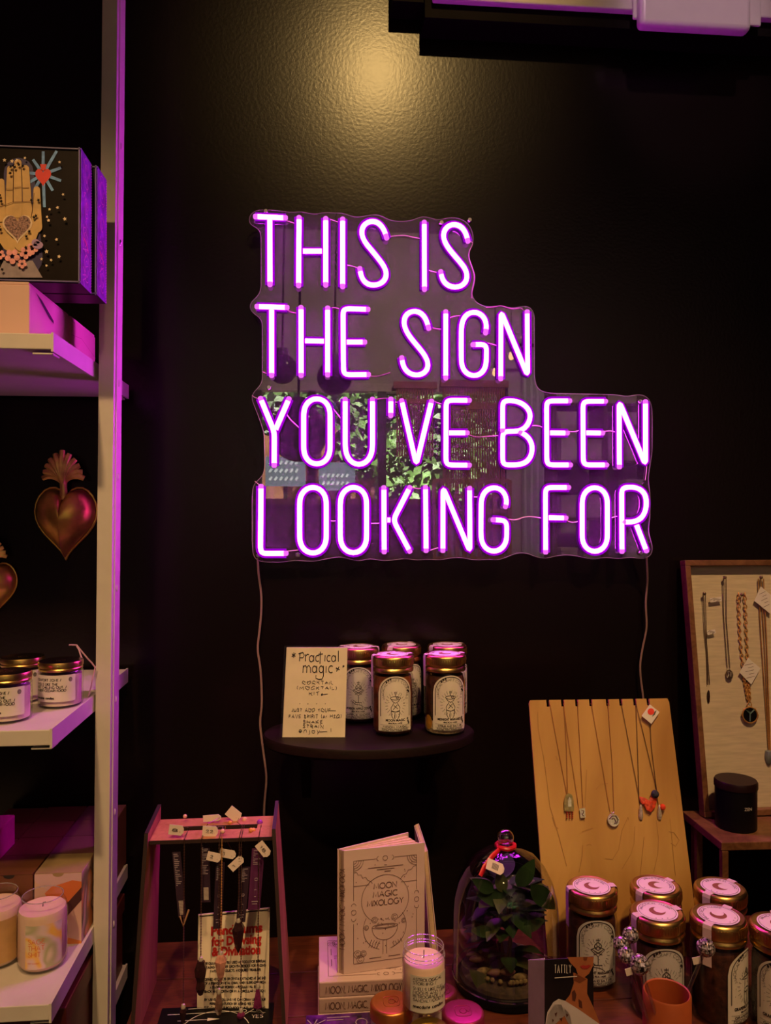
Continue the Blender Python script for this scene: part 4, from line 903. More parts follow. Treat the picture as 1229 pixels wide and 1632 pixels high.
m_dcrys = mat('dark_crystal', (.03, .012, .014), .12, spec=.8, var=.4, scale=200); m_rose = mat('rose_quartz', (.55, .26, .20), .12, spec=.9, var=.3, scale=150); m_smoky = mat('smoky_crystal', (.16, .09, .07), .12, spec=.9, var=.5, scale=150); m_ameth = mat('amethyst', (.16, .02, .09), .15, spec=.8, var=.4, scale=150)
m_pcard = mat('indigo_card', (.035, .018, .035), .4, var=.2); m_vcard = mat('plum_card', (.10, .02, .09), .4, var=.2); m_lav = mat('card_print_lilac', (.42, .34, .40), .5); m_bead = mat('glass_bead', (.8, .45, .35), .1, spec=1.0)
def crystal(ptop, L, r, prof=None, seg=6):
    prof = prof or [(1e-5,0),(r*.45,-.02*L),(r,-.22*L),(r*.9,-.35*L),(r*.55,-.75*L),(1e-5,-L)]
    return MB().lathe(prof, seg, ptop)
def tag_mesh(c, w_, h_, ang, tilt=0.0):
    m = Matrix.Rotation(R(ang), 3, 'Y') @ Matrix.Rotation(R(tilt), 3, 'X')
    pts = [V((x*w_/2, 0, z*h_/2)) for x, z in ((-1,-1),(.72,-1),(1,-.35),(1,.35),(.72,1),(-1,1))]
    return MB().prism([m @ p + V(c) for p in pts], m @ V((0, .0006, 0))), m
def pendulum(label, chain_px, Y, top_py, bot_py, L, r, mt, card=None, cardm=None, tagp=None, beadp=None, prof=None, fork=None):
    x = chain_px; yh = 1.069
    p0 = V((P(x, top_py, Y).x, yh, zt_ + .0012))
    t = thing('pendulum', label, 'pendulum', tuple(P(x, bot_py, Y)), group='dowsing pendulums on the stand')
    e = P(x + (-2 if Y < 1.05 else 0), bot_py, Y)
    front = V((p0.x, 1.0305, zt_+.0014)); fr2 = V((p0.x, 1.0300, zt_-.008))
    pts = [V((p0.x, yh, zt_-.02)), p0, V((p0.x, 1.05, zt_+.0016)), front, fr2] if Y < 1.05 else [V((p0.x, 1.055, zt_+.0012)), V((p0.x, yh-.003, zt_+.001)), V((p0.x, yh, zt_-.004))]
    q0 = pts[-1]; nseg = 30
    pts += [q0.lerp(e, i/nseg) for i in range(1, nseg+1)]
    ch = MB().tube(pts, .00055, 5)
    LL = (e-q0).length
    for i in range(int(LL/.0036)): ch.sphere(q0.lerp(e, i*.0036/LL), .00115, 5, 3)
    obj('chain', ch, m_darkchain if mt is not m_rose else m_goldchain, t, world=True, smooth=True)
    obj('cap', MB().lathe([(1e-5,.003),(.0022,.002),(.003,-.001),(.0026,-.004)], 10, e), m_silver, t, world=True, smooth=True)
    obj('crystal', crystal(e+V((0,0,-.001)), L, r, prof), mt, t, world=True)
    if card:
        (x0, y0), (x1, y1), w_ = card; a, b = P(x0, y0, Y+.006), P(x1, y1, Y+.006); d = (b-a); sd = V((w_/2/1250*Y, 0, 0))
        cd = obj('instruction_card', MB().prism([a-sd, a+sd, b+sd*.9, b-sd], (0, .0006, 0)), cardm or m_pcard, t, world=True)
        cmap = lambda u, v: a + d*(1-v) + sd*u + V((0,-.0007,0))
        pr = [[(-.7, .97-.028*i), (-.7+1.3*rnd.random()+.1, .97-.028*i)] for i in range(18 if cardm is None else 9)]
        if cardm is not None: pr += [arcpts(0,.5,.3,.02,0,360,10), [(0,.47),(0,.33)], [(-.2,.33),(.2,.33),(.15,.22),(-.15,.22),(-.2,.33)], [(-.5,.14),(.5,.14)], [(-.4,.1),(.4,.1)]]
        obj('card_print', MB().ribbons(pr, .012, cmap), m_lav, cd, world=True)
        if cardm is None:
            obj('barcode', MB().ribbons([[(-.55, .05+.012*i), (.55, .05+.012*i)] for i in range(18)], .006, cmap), m_tag, cd, world=True)
    for (cx, cy, YY, w_, h_, an, txt) in tagp or []:
        c_ = P(cx, cy, YY); b_, mm = tag_mesh(c_, w_, h_, an); tg = obj('price_tag', b_, m_tag, t, world=True)
        tmap = lambda u, v: mm @ V((u, -.0006, v)) + c_
        obj('price_lettering', MB().ribbons(sfit(txt, 0, -.0018, .0036, w_*.55), .0006, tmap), m_ink, tg, world=True)
        obj('tag_string', MB().tube([c_ + mm @ V((w_/2*.85, 0, 0)), V((c_.x, min(c_.y, 1.06), c_.z)) .lerp(p0, .5) + V((0,0,.003)), p0], .0004, 4), m_darkchain, tg, world=True)
    for (cx, cy, YY, rb, mm2) in beadp or []: obj('bead', MB().sphere(P(cx, cy, YY), rb, 12, 8), mm2, t, world=True, smooth=True)
    if fork:
        a, b_ = P(fork[0]-5, fork[1]-16, Y), P(fork[0]+9, fork[1]-26, Y); c_ = P(*fork, Y)
        obj('cord_loop', MB().tube([a, c_, b_], .0012, 6), mat('tan_cord', (.45,.25,.13), .6), t, world=True, smooth=True)
m_amb = mat('amber_bead', (.75,.30,.08), .15, spec=.9)
pendulum('pendulum with corded loop and dark slit-eyed crystal beside its barcode card', 294, 1.031, 1320, 1603, .026, .0048, m_dcrys, ((281,1358),(291,1462),13), None, [(281,1323,1.035,.019,.013,8,'8.00')], [(295,1301,1.09,.0028,m_bead)], None, (292,1476))
pendulum('pendulum with large black owl-shaped stone at chain end', 322, 1.033, 1322, 1528, .046, .0085, m_dcrys, ((327,1345),(329,1438),14), None, [(338,1304,1.085,.024,.009,-3,'45.00')], None, [(1e-5,0),(.005,-.002),(.0085,-.012),(.0075,-.020),(.0052,-.027),(.0068,-.036),(.003,-.045),(1e-5,-.0455)])
pendulum('pendulum with pale rose faceted cone crystal', 354, 1.031, 1322, 1519, .038, .0082, m_rose, ((351,1375),(347,1480),14), m_pcard, [(335,1325,1.04,.020,.0135,5,'22.00'),(341,1366,1.029,.018,.0115,15,'20.00')], [(355,1325,1.036,.0032,m_bead)])
pendulum('pendulum with smoky faceted drop hanging lowest over the info card', 351, 1.040, 1310, 1578, .032, .0056, m_smoky, None, None, [(363,1361,1.036,.021,.011,12,'14.00')], None, [(1e-5,0),(.0022,-.001),(.0052,-.014),(.0056,-.022),(.003,-.030),(1e-5,-.0325)])
pendulum('pendulum with black arrowhead stone over its dark card', 382, 1.033, 1318, 1467, .042, .0088, m_dcrys, ((391,1382),(384,1470),15), m_pcard, [(377,1376,1.030,.021,.0105,-42,'16.00'),(373,1298,1.09,.020,.015,40,'55.00')], [(390,1306,1.092,.0036,m_bead),(400,1323,1.05,.003,m_amb)])
pendulum('pendulum with deep magenta stone touching the black board', 386, 1.040, 1310, 1610, .020, .0058, m_ameth, None, None, None, [(367,1311,1.08,.003,m_amb)])
pendulum('pendulum with dark plum drop below its plum card', 413, 1.034, 1318, 1570, .031, .0068, m_ameth, ((412,1352),(405,1450),20), m_vcard, [(420,1354,1.029,.021,.012,52,'18.00')], [(414,1311,1.08,.0042,mat('purple_bead', (.30,.03,.55), .12, spec=1.0)),(404,1323,1.055,.003,m_amb)], [(1e-5,0),(.002,-.001),(.0066,-.026),(.003,-.031),(1e-5,-.0315)])

# info card
t = thing('info_card', 'cream info card with red heading standing inside the pendulum stand', 'card', tuple(AZ(372, 1611, ZT)))
bl, br = AZ(314,1611,ZT+.0005), AZ(428,1612,ZT+.0005); tl, tr_ = P(316,1458,bl.y+.028), P(430,1447,br.y+.028)
obj('card', MB().hexa([bl, br, br+V((0,.002,0)), bl+V((0,.002,0))], [tl, tr_, tr_+V((0,.002,0)), tl+V((0,.002,0))]), m_paper, t, world=True)
ux, uy = br-bl, tl-bl
im = lambda u, v: bl + ux*u + uy*v + (tr_-br-uy)*u*v + V((0,-.0008,0))
b_ = MB()
for s_t, y, wd in (('Pendulums', .775, .72), ('for Dowsing', .665, .70), ('& Divination', .56, .68)): put_btext(b_, s_t, .125, .54, y, im, width=wd, bold=.006)
obj('red_heading', b_, mat('red_print', (.50, .02, .015), .5), t, world=True)
tx = []
for i, l in enumerate(['Pendulums are often used as tools for spiritual', 'healing and inner growth (besides for finding', 'water, lost objects, and buried treasure!)', '', 'Defined as objects or crystals attached at the end', 'of a string or metal chain, when suspended from', 'a stationary position, a pendulum will swing', 'back and forth or in a circular motion.', '', 'By using pendulums we can draw upon our', 'personal intuition by asking YES or NO', 'engaging our subconscious mind, and getting']):
    if l: tx += sfit(l.upper(), .53, .475-.041*i, .022, .85 if i % 4 != 2 else .7)
obj('body_text', MB().ribbons(tx, .0075, im), m_ink, t, world=True)
obj('card_rule', MB().ribbons([[(.02,.985),(.98,.985)]], .012, im), m_ink, t, world=True)

# black pendulum board
t = thing('pendulum_board', 'black printed board lying flat below the hanging pendulums', 'board', (AZ(345,1632,ZT).x, AZ(345,1632,ZT).y+.005, ZT))
bx, by0, by1 = .070, -.055, .028
obj('board', MB().box(-.075, .072, by0, by1, 0, .004), m_black, t, bevel=.0005)
bm_ = lambda u, v: V((u, v, .0046))
b_ = MB().ribbons([[(-.065,.012),(.03,.012)], arcpts(.034,.012,.003,.003,0,360,10), [(.04,.010),(.062,.006)], [(-.05,-.002),(-.01,-.002)], [(-.04,.022),(0,.022)], arcpts(0,-.03,.045,.045,20,160,16), [(.03,.0),(.05,.018),(.06,.004)]], .0009, bm_)
b_.flat([(0,.025),(.013,.022),(0,.019)], bm_); b_.flat([(-.012,.001),(.004,-.002),(-.012,-.005)], bm_); b_.ribbons(stext('YES', .045, -.004, .007, sx=.9), .0012, bm_)
obj('board_print', b_, m_whitepaper, t)

# ================================================================== BOOKS
BT = .0198; BH, BW = .160, .110
m_cover = mat('blush_book_cover', (.60, .44, .42), .55, var=.07, scale=12, stretch=(1,1,2)); m_page = mat('book_pages', (.62, .46, .26), .8, var=.12, scale=220, stretch=(1,1,40)); m_bink = mat('brown_book_ink', (.10, .045, .035), .6); m_spine = mat('book_spine', (.40, .27, .24), .5, var=.08)
sx0 = P(507, 1600, 1.0).x
cov_lines = []
def cover_art(full=True):
    L = []; W, H = BW, BH
    l, r, b, tp = .013, .0985, .012, .146
    L += [[(l, .118+.028),(.043,tp)], [(.068,tp),(r,tp)], [(l,tp),(l,.094)], [(l,.064),(l,b)], [(r,tp),(r,.100)], [(r,.074),(r,b)], [(l,b),(r,b)]]
    for rr in (.004,.007,.010,.013): L += [arcpts(l,tp,rr,rr,270,360,8), arcpts(r,tp,rr,rr,180,270,8)]
    for x, y, vert in ((.0555,tp,0),(l,.079,1),(r,.087,1)):
        L.append(arcpts(x,y,.0032,.0032,0,360,14))
        for s in (-1,1):
            if vert: L.append(arcpts(x,y+s*.0085,.003,.003,90*s-100,90*s+100,8))
            else: L.append(arcpts(x+s*.0085,y,.003,.003,-80 if s > 0 else 100,80 if s > 0 else 260,8))
    L += [[(l,.113),(.034,.113)], [(.077,.112),(r,.112)]]
    L.append([(l,.131),(.017,.131),(.019,.127),(.023,.127),(.025,.1225),(.029,.1235),(.032,.119),(.036,.117),(.038,.1145)])
    L.append([(r,.132),(.094,.131),(.091,.127),(.087,.127),(.084,.122),(.080,.121),(.076,.116)])
    cx, cy, rr = .0555, .092, .032
    L.append(arcpts(cx,cy,rr,rr,-58,238,44))
    L += [arcpts(.055,.056,.0175,.0175,180,360,18), arcpts(.055,.0565,.0175,.0032,0,360,18), arcpts(.055,.0565,.014,.0018,0,360,14)]
    L += [arcpts(.055,.055,.029,.029,150,255,12), arcpts(.055,.055,.029,.029,-75,35,12)]
    for q in range(4): L += [[(.0355+q*.0035,.036-.001*q),(.033+q*.0035,.031-.001*q)], [(.0655+q*.0035,.034+.0014*q),(.068+q*.0035,.029+.0014*q)], [(.0345+q*.0035,.036-.001*q),(.0375+q*.0035,.0405-.001*q)]]
    for x, y, s in ((.041,.066,.004),(.068,.067,.0042),(.030,.057,.003),(.0805,.061,.003),(.018,.024,.005),(.022,.017,.005),(.026,.024,.004)): L += [arcpts(x,y,s,s,0,360,10), arcpts(x,y,s*.5,s*.5,30,340,8)]
    L += [[(.0525,.039),(.0525,.020)], [(.0575,.039),(.0575,.020)]]
    L += sfit('JUNK RIBBON', .042, .020, .0014, .014) if False else []
    return L
def cover_print(o, ux, uy, par, world=True):
    mp = plane_map(o, ux, uy, .0006)
    b_ = MB().ribbons(cover_art(), .00055, mp)
    b_.ribbons([[(.032,.1345),(.080,.1345)], [(.044,.1315),(.068,.1315)], [(.054,.137),(.0575,.137)], [(.0545,.1285),(.063,.1285)], [(.034,.0165),(.050,.0165)], [(.060,.0165),(.076,.0165)]], .0008, mp)
    for q in range(46):
        x, y = rnd.uniform(.016,.095), rnd.uniform(.03,.14)
        if math.hypot(x-.0555, y-.092) < .033 and y > .072: continue
        b_.flat(arcpts(x,y,.0006,.0009,0,270,4), mp)
    for q in range(16): b_.flat(arcpts(rnd.uniform(.045,.066), rnd.uniform(.060,.069), .0006, .0007, 0, 270, 4), mp)
    obj('cover_drawing', b_, m_bink, par, world=world)
    b_ = MB()
    for s, y, wd in (('MOON', .1065, .031), ('MAGIC', .0955, .033), ('MIXOLOGY', .0845, .049)): b_.ribbons(sfit(s, .0555, y, .0072, wd), .00095, mp)
    obj('cover_title', b_, m_bink, par, world=world)
labs = ['bottom book of the stack of lying mixology books', 'middle book of the stack of lying mixology books', 'top lying book of the stack, blush cover under the standing book']
for i in range(3):
    z0 = ZT + i*BT; dx = [.0, .001, .0015][i]; y0 = 1.0125 - [.002, .001, 0][i]
    t = thing('mixology_book', labs[i], 'book', (sx0+dx, y0, z0), group='blush cocktail books')
    BH = .135
    obj('cover_board', MB().box(0, BH, 0, BW, 0, .0022), m_cover, t, bevel=.0006); cv = obj('cover_board', MB().box(0, BH, 0, BW, BT-.0022, BT), m_cover, t, bevel=.0006)
    sp = obj('spine', MB().box(0, BH, -.0008, .0022, 0.0004, BT-.0004), m_spine, t, bevel=.0012)
    obj('page_block', MB().box(.003, BH-.003, .002, BW-.003, .0022, BT-.0022), m_page, t)
    b_ = MB().ribbons(sfit('MOON, MAGIC, MIXOLOGY', .0575, .006, .0085, .098), .0010, plane_map((0,-.0008,0),(1,0,0),(0,0,1),.0007))
    obj('spine_title', b_, m_bink, sp)
    if i == 2: cover_print((BH, 0, BT), (0,1,0), (-1,0,0), t, world=False) if False else cover_print((0, BW, BT), (0,-1,0), (1,0,0), t, world=False)
BH = .160
zb_ = ZT + 3*BT + .0003; S1_, F_ = AZ(548,1553,zb_), AZ(677,1535,zb_)
zt2 = P(548,1356,S1_.y).z; BH = zt2-zb_; S0_, B_ = AZ(537.5,1353,zt2), AZ(650,1326,zt2)
f2 = lambda p, z: V((p.x, p.y, z))
t = thing('mixology_book', 'blush mixology book standing half open on the lying stack', 'book', (S1_.x, S1_.y, zb_), group='blush cocktail books')
def wall_(a, b, th, z0, z1):
    d = (b-a); d.z = 0; n_ = V((-d.y, d.x, 0)).normalized()*th
    return MB().hexa([f2(a,z0), f2(b,z0), f2(b,z0)+n_, f2(a,z0)+n_], [f2(a,z1), f2(b,z1), f2(b,z1)+n_, f2(a,z1)+n_])
cb = obj('cover_board', wall_(S1_, F_, .0022, zb_, zt2), m_cover, t, world=True, bevel=.0004)
obj('cover_board', wall_(S0_, B_, -.0022, zb_, zt2), m_cover, t, world=True, bevel=.0004)
sp = obj('spine', wall_(S1_, S0_, -.0015, zb_, zt2), m_spine, t, world=True)
for i in range(4):
    e0 = F_.lerp(B_, .14 + .21*i); e1 = F_.lerp(B_, .30 + .21*i); c0 = S1_.lerp(S0_, .14+.2*i); c1_ = S1_.lerp(S0_, .30+.2*i)
    e0 = c0.lerp(e0, .96); e1 = c1_.lerp(e1, .96)
    obj('page_block', MB().hexa([f2(c0,zb_+.003), f2(e0,zb_+.003), f2(e1,zb_+.003), f2(c1_,zb_+.003)], [f2(c0,zt2-.003), f2(e0,zt2-.003), f2(e1,zt2-.003), f2(c1_,zt2-.003)]), m_page, t, world=True)
d = F_-S1_; d.z = 0
cover_print(f2(S1_, zb_), d, (0,0,1), t)
d2 = S1_-S0_; d2.z = 0
obj('spine_title', MB().ribbons([[(y, x) for x, y in pl] for pl in sfit('MOON, MAGIC, MIXOLOGY', .085, .005, .008, .105)], .0009, plane_map(f2(S0_, zb_), d2, (0,0,1), .0012)), m_bink, sp, world=True)
# second standing book leaning behind
t = thing('mixology_book', 'book leaning behind the standing one, only its edges showing', 'book', (P(688,1500,1.09).x, 1.12, ZT), group='blush cocktail books')
a0, a1, b0, b1 = P(688,1480,1.10), P(698,1500,1.10), P(674,1360,1.10), P(682,1356,1.10)
a0.z = a1.z = ZT+.0005; a0.x += .001; a1.x = a0.x+.013
for nm, u0, u1, mt in (('cover_board', 0, .14, m_cover), ('page_block', .2, .8, m_page), ('cover_board', .86, 1, m_cover)):
    q = [a0.lerp(a1, u0), a0.lerp(a1, u1)]; r2 = [b0.lerp(b1, u0), b0.lerp(b1, u1)]; e = V((0, .10, 0))
    obj(nm, MB().hexa([q[0], q[1], q[1]+e, q[0]+e], [r2[0], r2[1], r2[1]+e, r2[0]+e]), mt, t, world=True)

# ------------------------------------------------------------------ open candle, travel tins, violet card box
p = tuple(AZ(675.5, 1603, ZT+.0652)); t = thing('jar_candle', 'open glass jar candle with cream label in front of the books', 'candle', p, R(-2)); r = .0292; t.scale = (.9, .9, .84)
obj('glass_jar', MB().lathe([(1e-5,.001),(r-.003,0),(r-.0005,.003),(r,.007),(r,.072),(r-.0022,.077),(r-.0026,.079),(r-.0016,.081),(r-.0026,.0845),(r-.0018,.086),(r-.0030,.0875)], 48), m_cglass, t, smooth=True, merge=True)
for z, rr in ((.0875, r-.0028), (.080, r-.0020), (.0755, r-.0012)): obj('glass_rim', MB().tube([(rr*math.sin(a*.15708), -rr*math.cos(a*.15708), z) for a in range(40)], .0007, 6, True), glass('rim_glass', (.9,.9,.9), .25, .5, .05, haze=.30, hazecol=(.9,.85,.8)), t, smooth=True)
wx = obj('wax', MB().lathe([(1e-5,.004),(r-.004,.004),(r-.0014,.008),(r-.0014,.066),(r-.003,.0685),(1e-5,.0685)], 40), m_wax, t, smooth=True, merge=True)
obj('wick', MB().tube([(0,0,.068),(.0002,0,.080)], .0006, 5), m_ink, wx)
m = cyl_map(r+.0004, .009); lb = MB(); W = .056; N_ = 24
for i in range(N_): u0, u1 = -W/2+.006+W*i/N_, -W/2+.006+W*(i+1)/N_; lb.add([m(u0,0),m(u1,0),m(u1,.051),m(u0,.051)], [(0,1,2,3)])
lo = obj('paper_label', lb, m_label, t, smooth=True, merge=True); m = cyl_map(r+.0008, .009); pr = []
for l, y in (('ASTROLOGICAL', .0445), ('STORMING /', .0390), ('SMELLS LIKE FULL', .0315), ('MOONS AND MERCURY', .0262), ('RETROGRADE /', .0209), ('SANDALWOOD & PINE', .0156)): pr += stext(l, -.0175, y, .0040, track=.17)
obj('printed_lettering', MB().ribbons(pr, .0006, m), m_ink, lo)
obj('printed_maker', MB().ribbons(stext('anecdote candles', -.0175, .0068, .0044, track=.2), .0010, m), m_ink, lo)
m_tinc = mat('copper_tin', (.62, .22, .06), .32, .85, var=.1); m_tinm = mat('magenta_tin', (.42, .05, .12), .35, .7, var=.1); m_tinb = mat('brass_tin', (.50, .36, .08), .3, .9, var=.1); m_tind = mat('dark_red_tin', (.22, .04, .05), .35, .6, var=.1)
def tin(label, px, py, r, h, mt, z=ZT):
    q = AZ(px, py, z+h)
    t = thing('lidded_candle', label, 'candle', (q.x, q.y, z), 0, group='round lidded candles by the books')
    obj('jar_base', MB().lathe([(1e-5,0),(r-.002,0),(r-.001,.002),(r-.001,h*.80),(1e-5,h*.80)], 40), m_cwax, t, smooth=True, merge=True)
    l = obj('jar_lid', MB().lathe([(r-.0005,h*.76),(r+.0005,h*.77),(r,h*.80),(r,h-.0025),(r-.0015,h-.0006),(r-.004,h),(1e-5,h)], 44), mt, t, smooth=True, merge=True)
    b_ = MB(); z2 = h+.0002
    rr = lambda a: .0115/((abs(math.cos(a))**4+abs(math.sin(a)*1.15)**4)**.25)
    b_.tube([(rr(k*.1745)*math.cos(k*.1745)*.85, rr(k*.1745)*math.sin(k*.1745), z2) for k in range(36)], .0004, 5, True)
    b_.tube([(x, y, z2) for x, y in arcpts(0,0,.004,.005,40,380,12) + [(.0065,-.003),(.0085,.002)]], .0005, 5)
    obj('embossed_emblem', b_, mt, l, smooth=True)
tin('copper-lidded candle between the book stack and the open candle', 624, 1596, .0262, .065, m_tinc)
tin('magenta-lidded candle beside the glass cloche', 738, 1611, .0255, .065, m_tinm)
tin('brass-lidded candle in front of the open candle', 684, 1640, .0250, .065, m_tinb)
tin('dark red lidded tin half hidden behind the open candle', 704, 1577, .0195, .050, m_tind)
t = thing('card_deck_box', 'violet printed deck box lying in front of the book stack', 'box', (AZ(542,1625,ZT+.036).x, AZ(542,1625,ZT+.036).y-.02, ZT))
obj('box_body', MB().box(-.042, .040, -.034, .032, 0, .036), mat('violet_print', (.10, .015, .22), .3, var=.9, scale=60), t, bevel=.0008)
bm_ = lambda u, v: V((u, v, .0366)); obj('box_print', MB().ribbons([arcpts(.026,.012,.007,.007,0,360,16), [(-.04,.022),(-.03,.005)], [(-.036,.0),(-.028,.022)], [(-.03,.012),(-.018,.02)]], .0012, bm_).ribbons(sfit('MOON DECK', -.004, .022, .004, .026) if False else [[(-.016,.024),(.012,.024)], [(-.016,.019),(.004,.019)]], .0014, bm_), m_lav, t)

# ================================================================== GLASS CLOCHE WITH PLANT
cc = tuple(AZ(806, 1568, ZT)); cx_, cy_ = cc[0], cc[1]
t = thing('plant_cloche', 'glass bell cloche over dark leafy plant on a black base', 'cloche', cc)
obj('base', MB().lathe([(1e-5,0),(.066,0),(.070,.003),(.070,.012),(.066,.017),(1e-5,.017)], 56), m_black, t, smooth=True, merge=True)
RB = .0735
t.scale = (1, 1, .97)
gp = [(RB+.001,.0175),(RB,.021),(RB,.105),(RB-.002,.125),(RB-.008,.148),(RB-.018,.168),(RB-.032,.184),(RB-.05,.1935),(.010,.197),(.006,.199)]
gl_ = obj('glass_dome', MB().lathe(gp, 64), glass('cloche_glass', (.95,.96,.95), .05, .75, .01, power=2.6), t, smooth='all')
obj('glass_knob', MB().sphere((0,0,.2115), .0118, 20, 12), glass('knob_glass', (.8,.75,.7), .18, .8, .02, power=1.5), t, smooth='all')
obj('dome_lip', MB().tube([((RB+.001)*math.sin(a*.1309), -(RB+.001)*math.cos(a*.1309), .0185) for a in range(48)], .0014, 6, True), glass('lip_glass', (.85,.85,.85), .3, .6), gl_, smooth=True)
m_soil = mat('dark_moss', (.035, .022, .010), .8, var=.7, scale=120, bump=.8); m_leaf = mat('dark_leaf', (.010, .028, .006), .5, spec=.25, var=.45, scale=40); m_leaf2 = mat('olive_leaf', (.045, .055, .016), .45, var=.4, scale=40); m_twig = mat('dry_twig', (.10, .045, .025), .7); m_moss = mat('pale_lichen', (.17, .12, .05), .8, var=.4, scale=200)
b_ = MB(); rr = random.Random(5)
prof = [(1e-5,.034)] + [(.062*u, .034-.012*u*u) for u in (.3,.6,.85,1)] + [(.064,.0172)]
obj('moss_bed', MB().lathe(list(reversed(prof)), 28), m_soil, t, smooth=True, merge=True)
def leaf(p, d, L, w_, up, curl=.25):
    p, d, up = V(p), V(d).normalized(), V(up); x = d.cross(up).normalized(); n_ = x.cross(d).normalized()
    b_ = MB(); N_ = 8
    for i in range(N_+1):
        u = i/N_; h = w_*math.sin(math.pi*min(1, u**.8))**.9*.5 + .0004; c_ = p + d*(L*u) - n_*(curl*L*u*u)
        b_.v += [c_ - x*h + n_*h*.25, c_, c_ + x*h + n_*h*.25]
    for i in range(N_):
        o = 3*i; b_.f += [(o, o+1, o+4, o+3), (o+1, o+2, o+5, o+4)]
    return b_
stems = []
for i in range(64):
    a = rr.uniform(0, 6.283); h = rr.uniform(.030, .152); rad = rr.uniform(.004, .026)
    p = V((rad*math.cos(a), rad*math.sin(a), h)); d = V((math.cos(a), math.sin(a), rr.uniform(-.25, .6)))
    L = min(rr.uniform(.035, .055), (.062 - rad)/max(.3, math.hypot(d.x, d.y)/d.length))
    obj('leaf', leaf(p, d, L, L*rr.uniform(.42, .6), (0,0,1), .2), m_leaf if i % 4 else m_leaf2, t, smooth='all')
for px_, py_, dx, dz, L in ((798,1398,-.2,.9,.034),(790,1425,-1,.15,.05),(838,1385,.5,.8,.045),(770,1405,-.8,.5,.035),(768,1480,-.9,.1,.03),(866,1425,.6,-.6,.05),(765,1560,-.5,.55,.040),(850,1470,.8,.2,.03)):
    q = P(px_, py_, 1.052) - V(cc); 
    q2 = q - V((dx, 0, dz)).normalized()*L*.5
    obj('leaf', leaf(q2, (dx, -.05, dz), L, L*.5, (0,-1,.25), .08), m_leaf if px_ not in (798,765) else m_leaf2, t, smooth='all')
for i in range(9):
    a = rr.uniform(0, 6.283); ln = rr.uniform(.06, .13)
    obj('stem', MB().tube([(.01*math.cos(a), .01*math.sin(a), .03), (.016*math.cos(a+.4), .016*math.sin(a+.4), .03+ln*.5), (.02*math.cos(a), .02*math.sin(a), .03+ln)], .0012, 5), m_twig, t, smooth=True)
for i in range(7):
    a = R(-120+i*22); obj('seed_pod', MB().sphere((.045*math.sin(a), -.045*math.cos(a), .036+.004*(i % 3)), .007, 9, 6, (1.6, .7, .7)), m_twig if i % 3 else m_moss, t, smooth=True)
for i in range(14):
    a = R(rr.uniform(-60, 20)); obj('lichen_tuft', MB().sphere((.05*math.sin(a), -.05*math.cos(a), .032), .0035, 6, 4), m_moss, t)
m_rib = mat('red_ribbon', (.55, .01, .02), .35, var=.2)
rb = MB().tube([(.0125*math.sin(k*.5236), -.0125*math.cos(k*.5236), .1995+.0008*(k % 2)) for k in range(12)], .0034, 8, True)
rbo = obj('ribbon', rb, m_rib, t, smooth=True)
q = [P(778,1352,1.05)-V(cc), P(765,1372,1.040)-V(cc), P(757,1382,1.037)-V(cc)]
obj('ribbon_tail', MB().tube([V((-.010,-.008,.1985)), V((-.024,-.020,.1935)), V((-.036,-.028,.183)), V((-.043,-.033,.173))], [.003,.0036,.0036,.003], 8, flat=.4), m_rib, rbo, smooth=True)
tg_c = V((-.0235, -.040, .1880)); b_, mm = tag_mesh(tg_c, .026, .015, 26, -35); tg = obj('price_tag', b_, m_tag, t)
obj('barcode', MB().ribbons([[(-.005+.0011*i,-.004),(-.005+.0011*i,.004)] for i in range(9)], .0006, lambda u, v: mm @ V((u, -.0005, v)) + tg_c), m_ink, tg)

# ================================================================== MAPLE NECKLACE BOARD
bl, br = AZ(873,1524,ZT), AZ(1117,1524,ZT)
tl, tr_ = P(843,1116,bl.y+.105), P(1066,1113,br.y+.105)
t = thing('necklace_board', 'honey maple necklace board with notched top leaning back', 'display board', ((bl.x+br.x)/2, 1.175, ZT))
ux, uy = br-bl, tl-bl; Wd, Hd = ux.length, uy.length; nrm = ux.cross(uy).normalized()     # towards viewer is -nrm or nrm
if nrm.y > 0: nrm = -nrm
MBd = lambda u, v, o=0.0: bl + ux*u + uy*v + (tr_-br-uy)*u*v + nrm*o
slots = [.135,.240,.340,.440,.560,.655,.755,.850]; sw = .0105
outl = [(0,0),(1,0),(1,.985),(.99,1)]
for s in reversed(slots): outl += [(s+sw,1),(s+sw,.972),(s-sw,.972),(s-sw,1)]
outl += [(.01,1),(0,.985)]
b_ = MB(); n = len(outl); b_.v = [MBd(u, v) for u, v in outl] + [MBd(u, v, -.006) for u, v in outl]
b_.f = [tuple(range(n)), tuple(reversed(range(n, 2*n)))] + [(i, (i+1) % n, n+(i+1) % n, n+i) for i in range(n)]
obj('board_panel', b_, m_maple, t, world=True)
G_c = s_(830, 1090, 4.097)
def bpx0(px, py): return (px, py)
GRAIN = [[(110,180),(115,300),(150,480),(165,600)], [(160,540),(190,800),(215,880),(250,1000),(300,1190)], [(405,1050),(400,1130),(380,1230)], [(700,870),(660,960),(640,1080),(600,1145),(550,1140)], [(745,930),(740,1040),(720,1110),(660,1210)], [(805,1000),(795,1100),(780,1250)], [(885,890),(900,1010),(895,1110),(868,1230)], [(975,880),(990,1050),(1010,1250)], [(430,560),(425,700),(415,900)], [(490,690),(520,655),(570,650)], [(205,870),(225,930),(245,945)], [(400,965),(430,955),(470,940)], [(965,965),(1000,970),(1035,1020),(1010,1060),(980,1040)], [(430,1055),(450,1045),(462,1055)], [(700,870),(705,890)], [(230,470),(240,500)], [(1010,720),(1020,760)]]
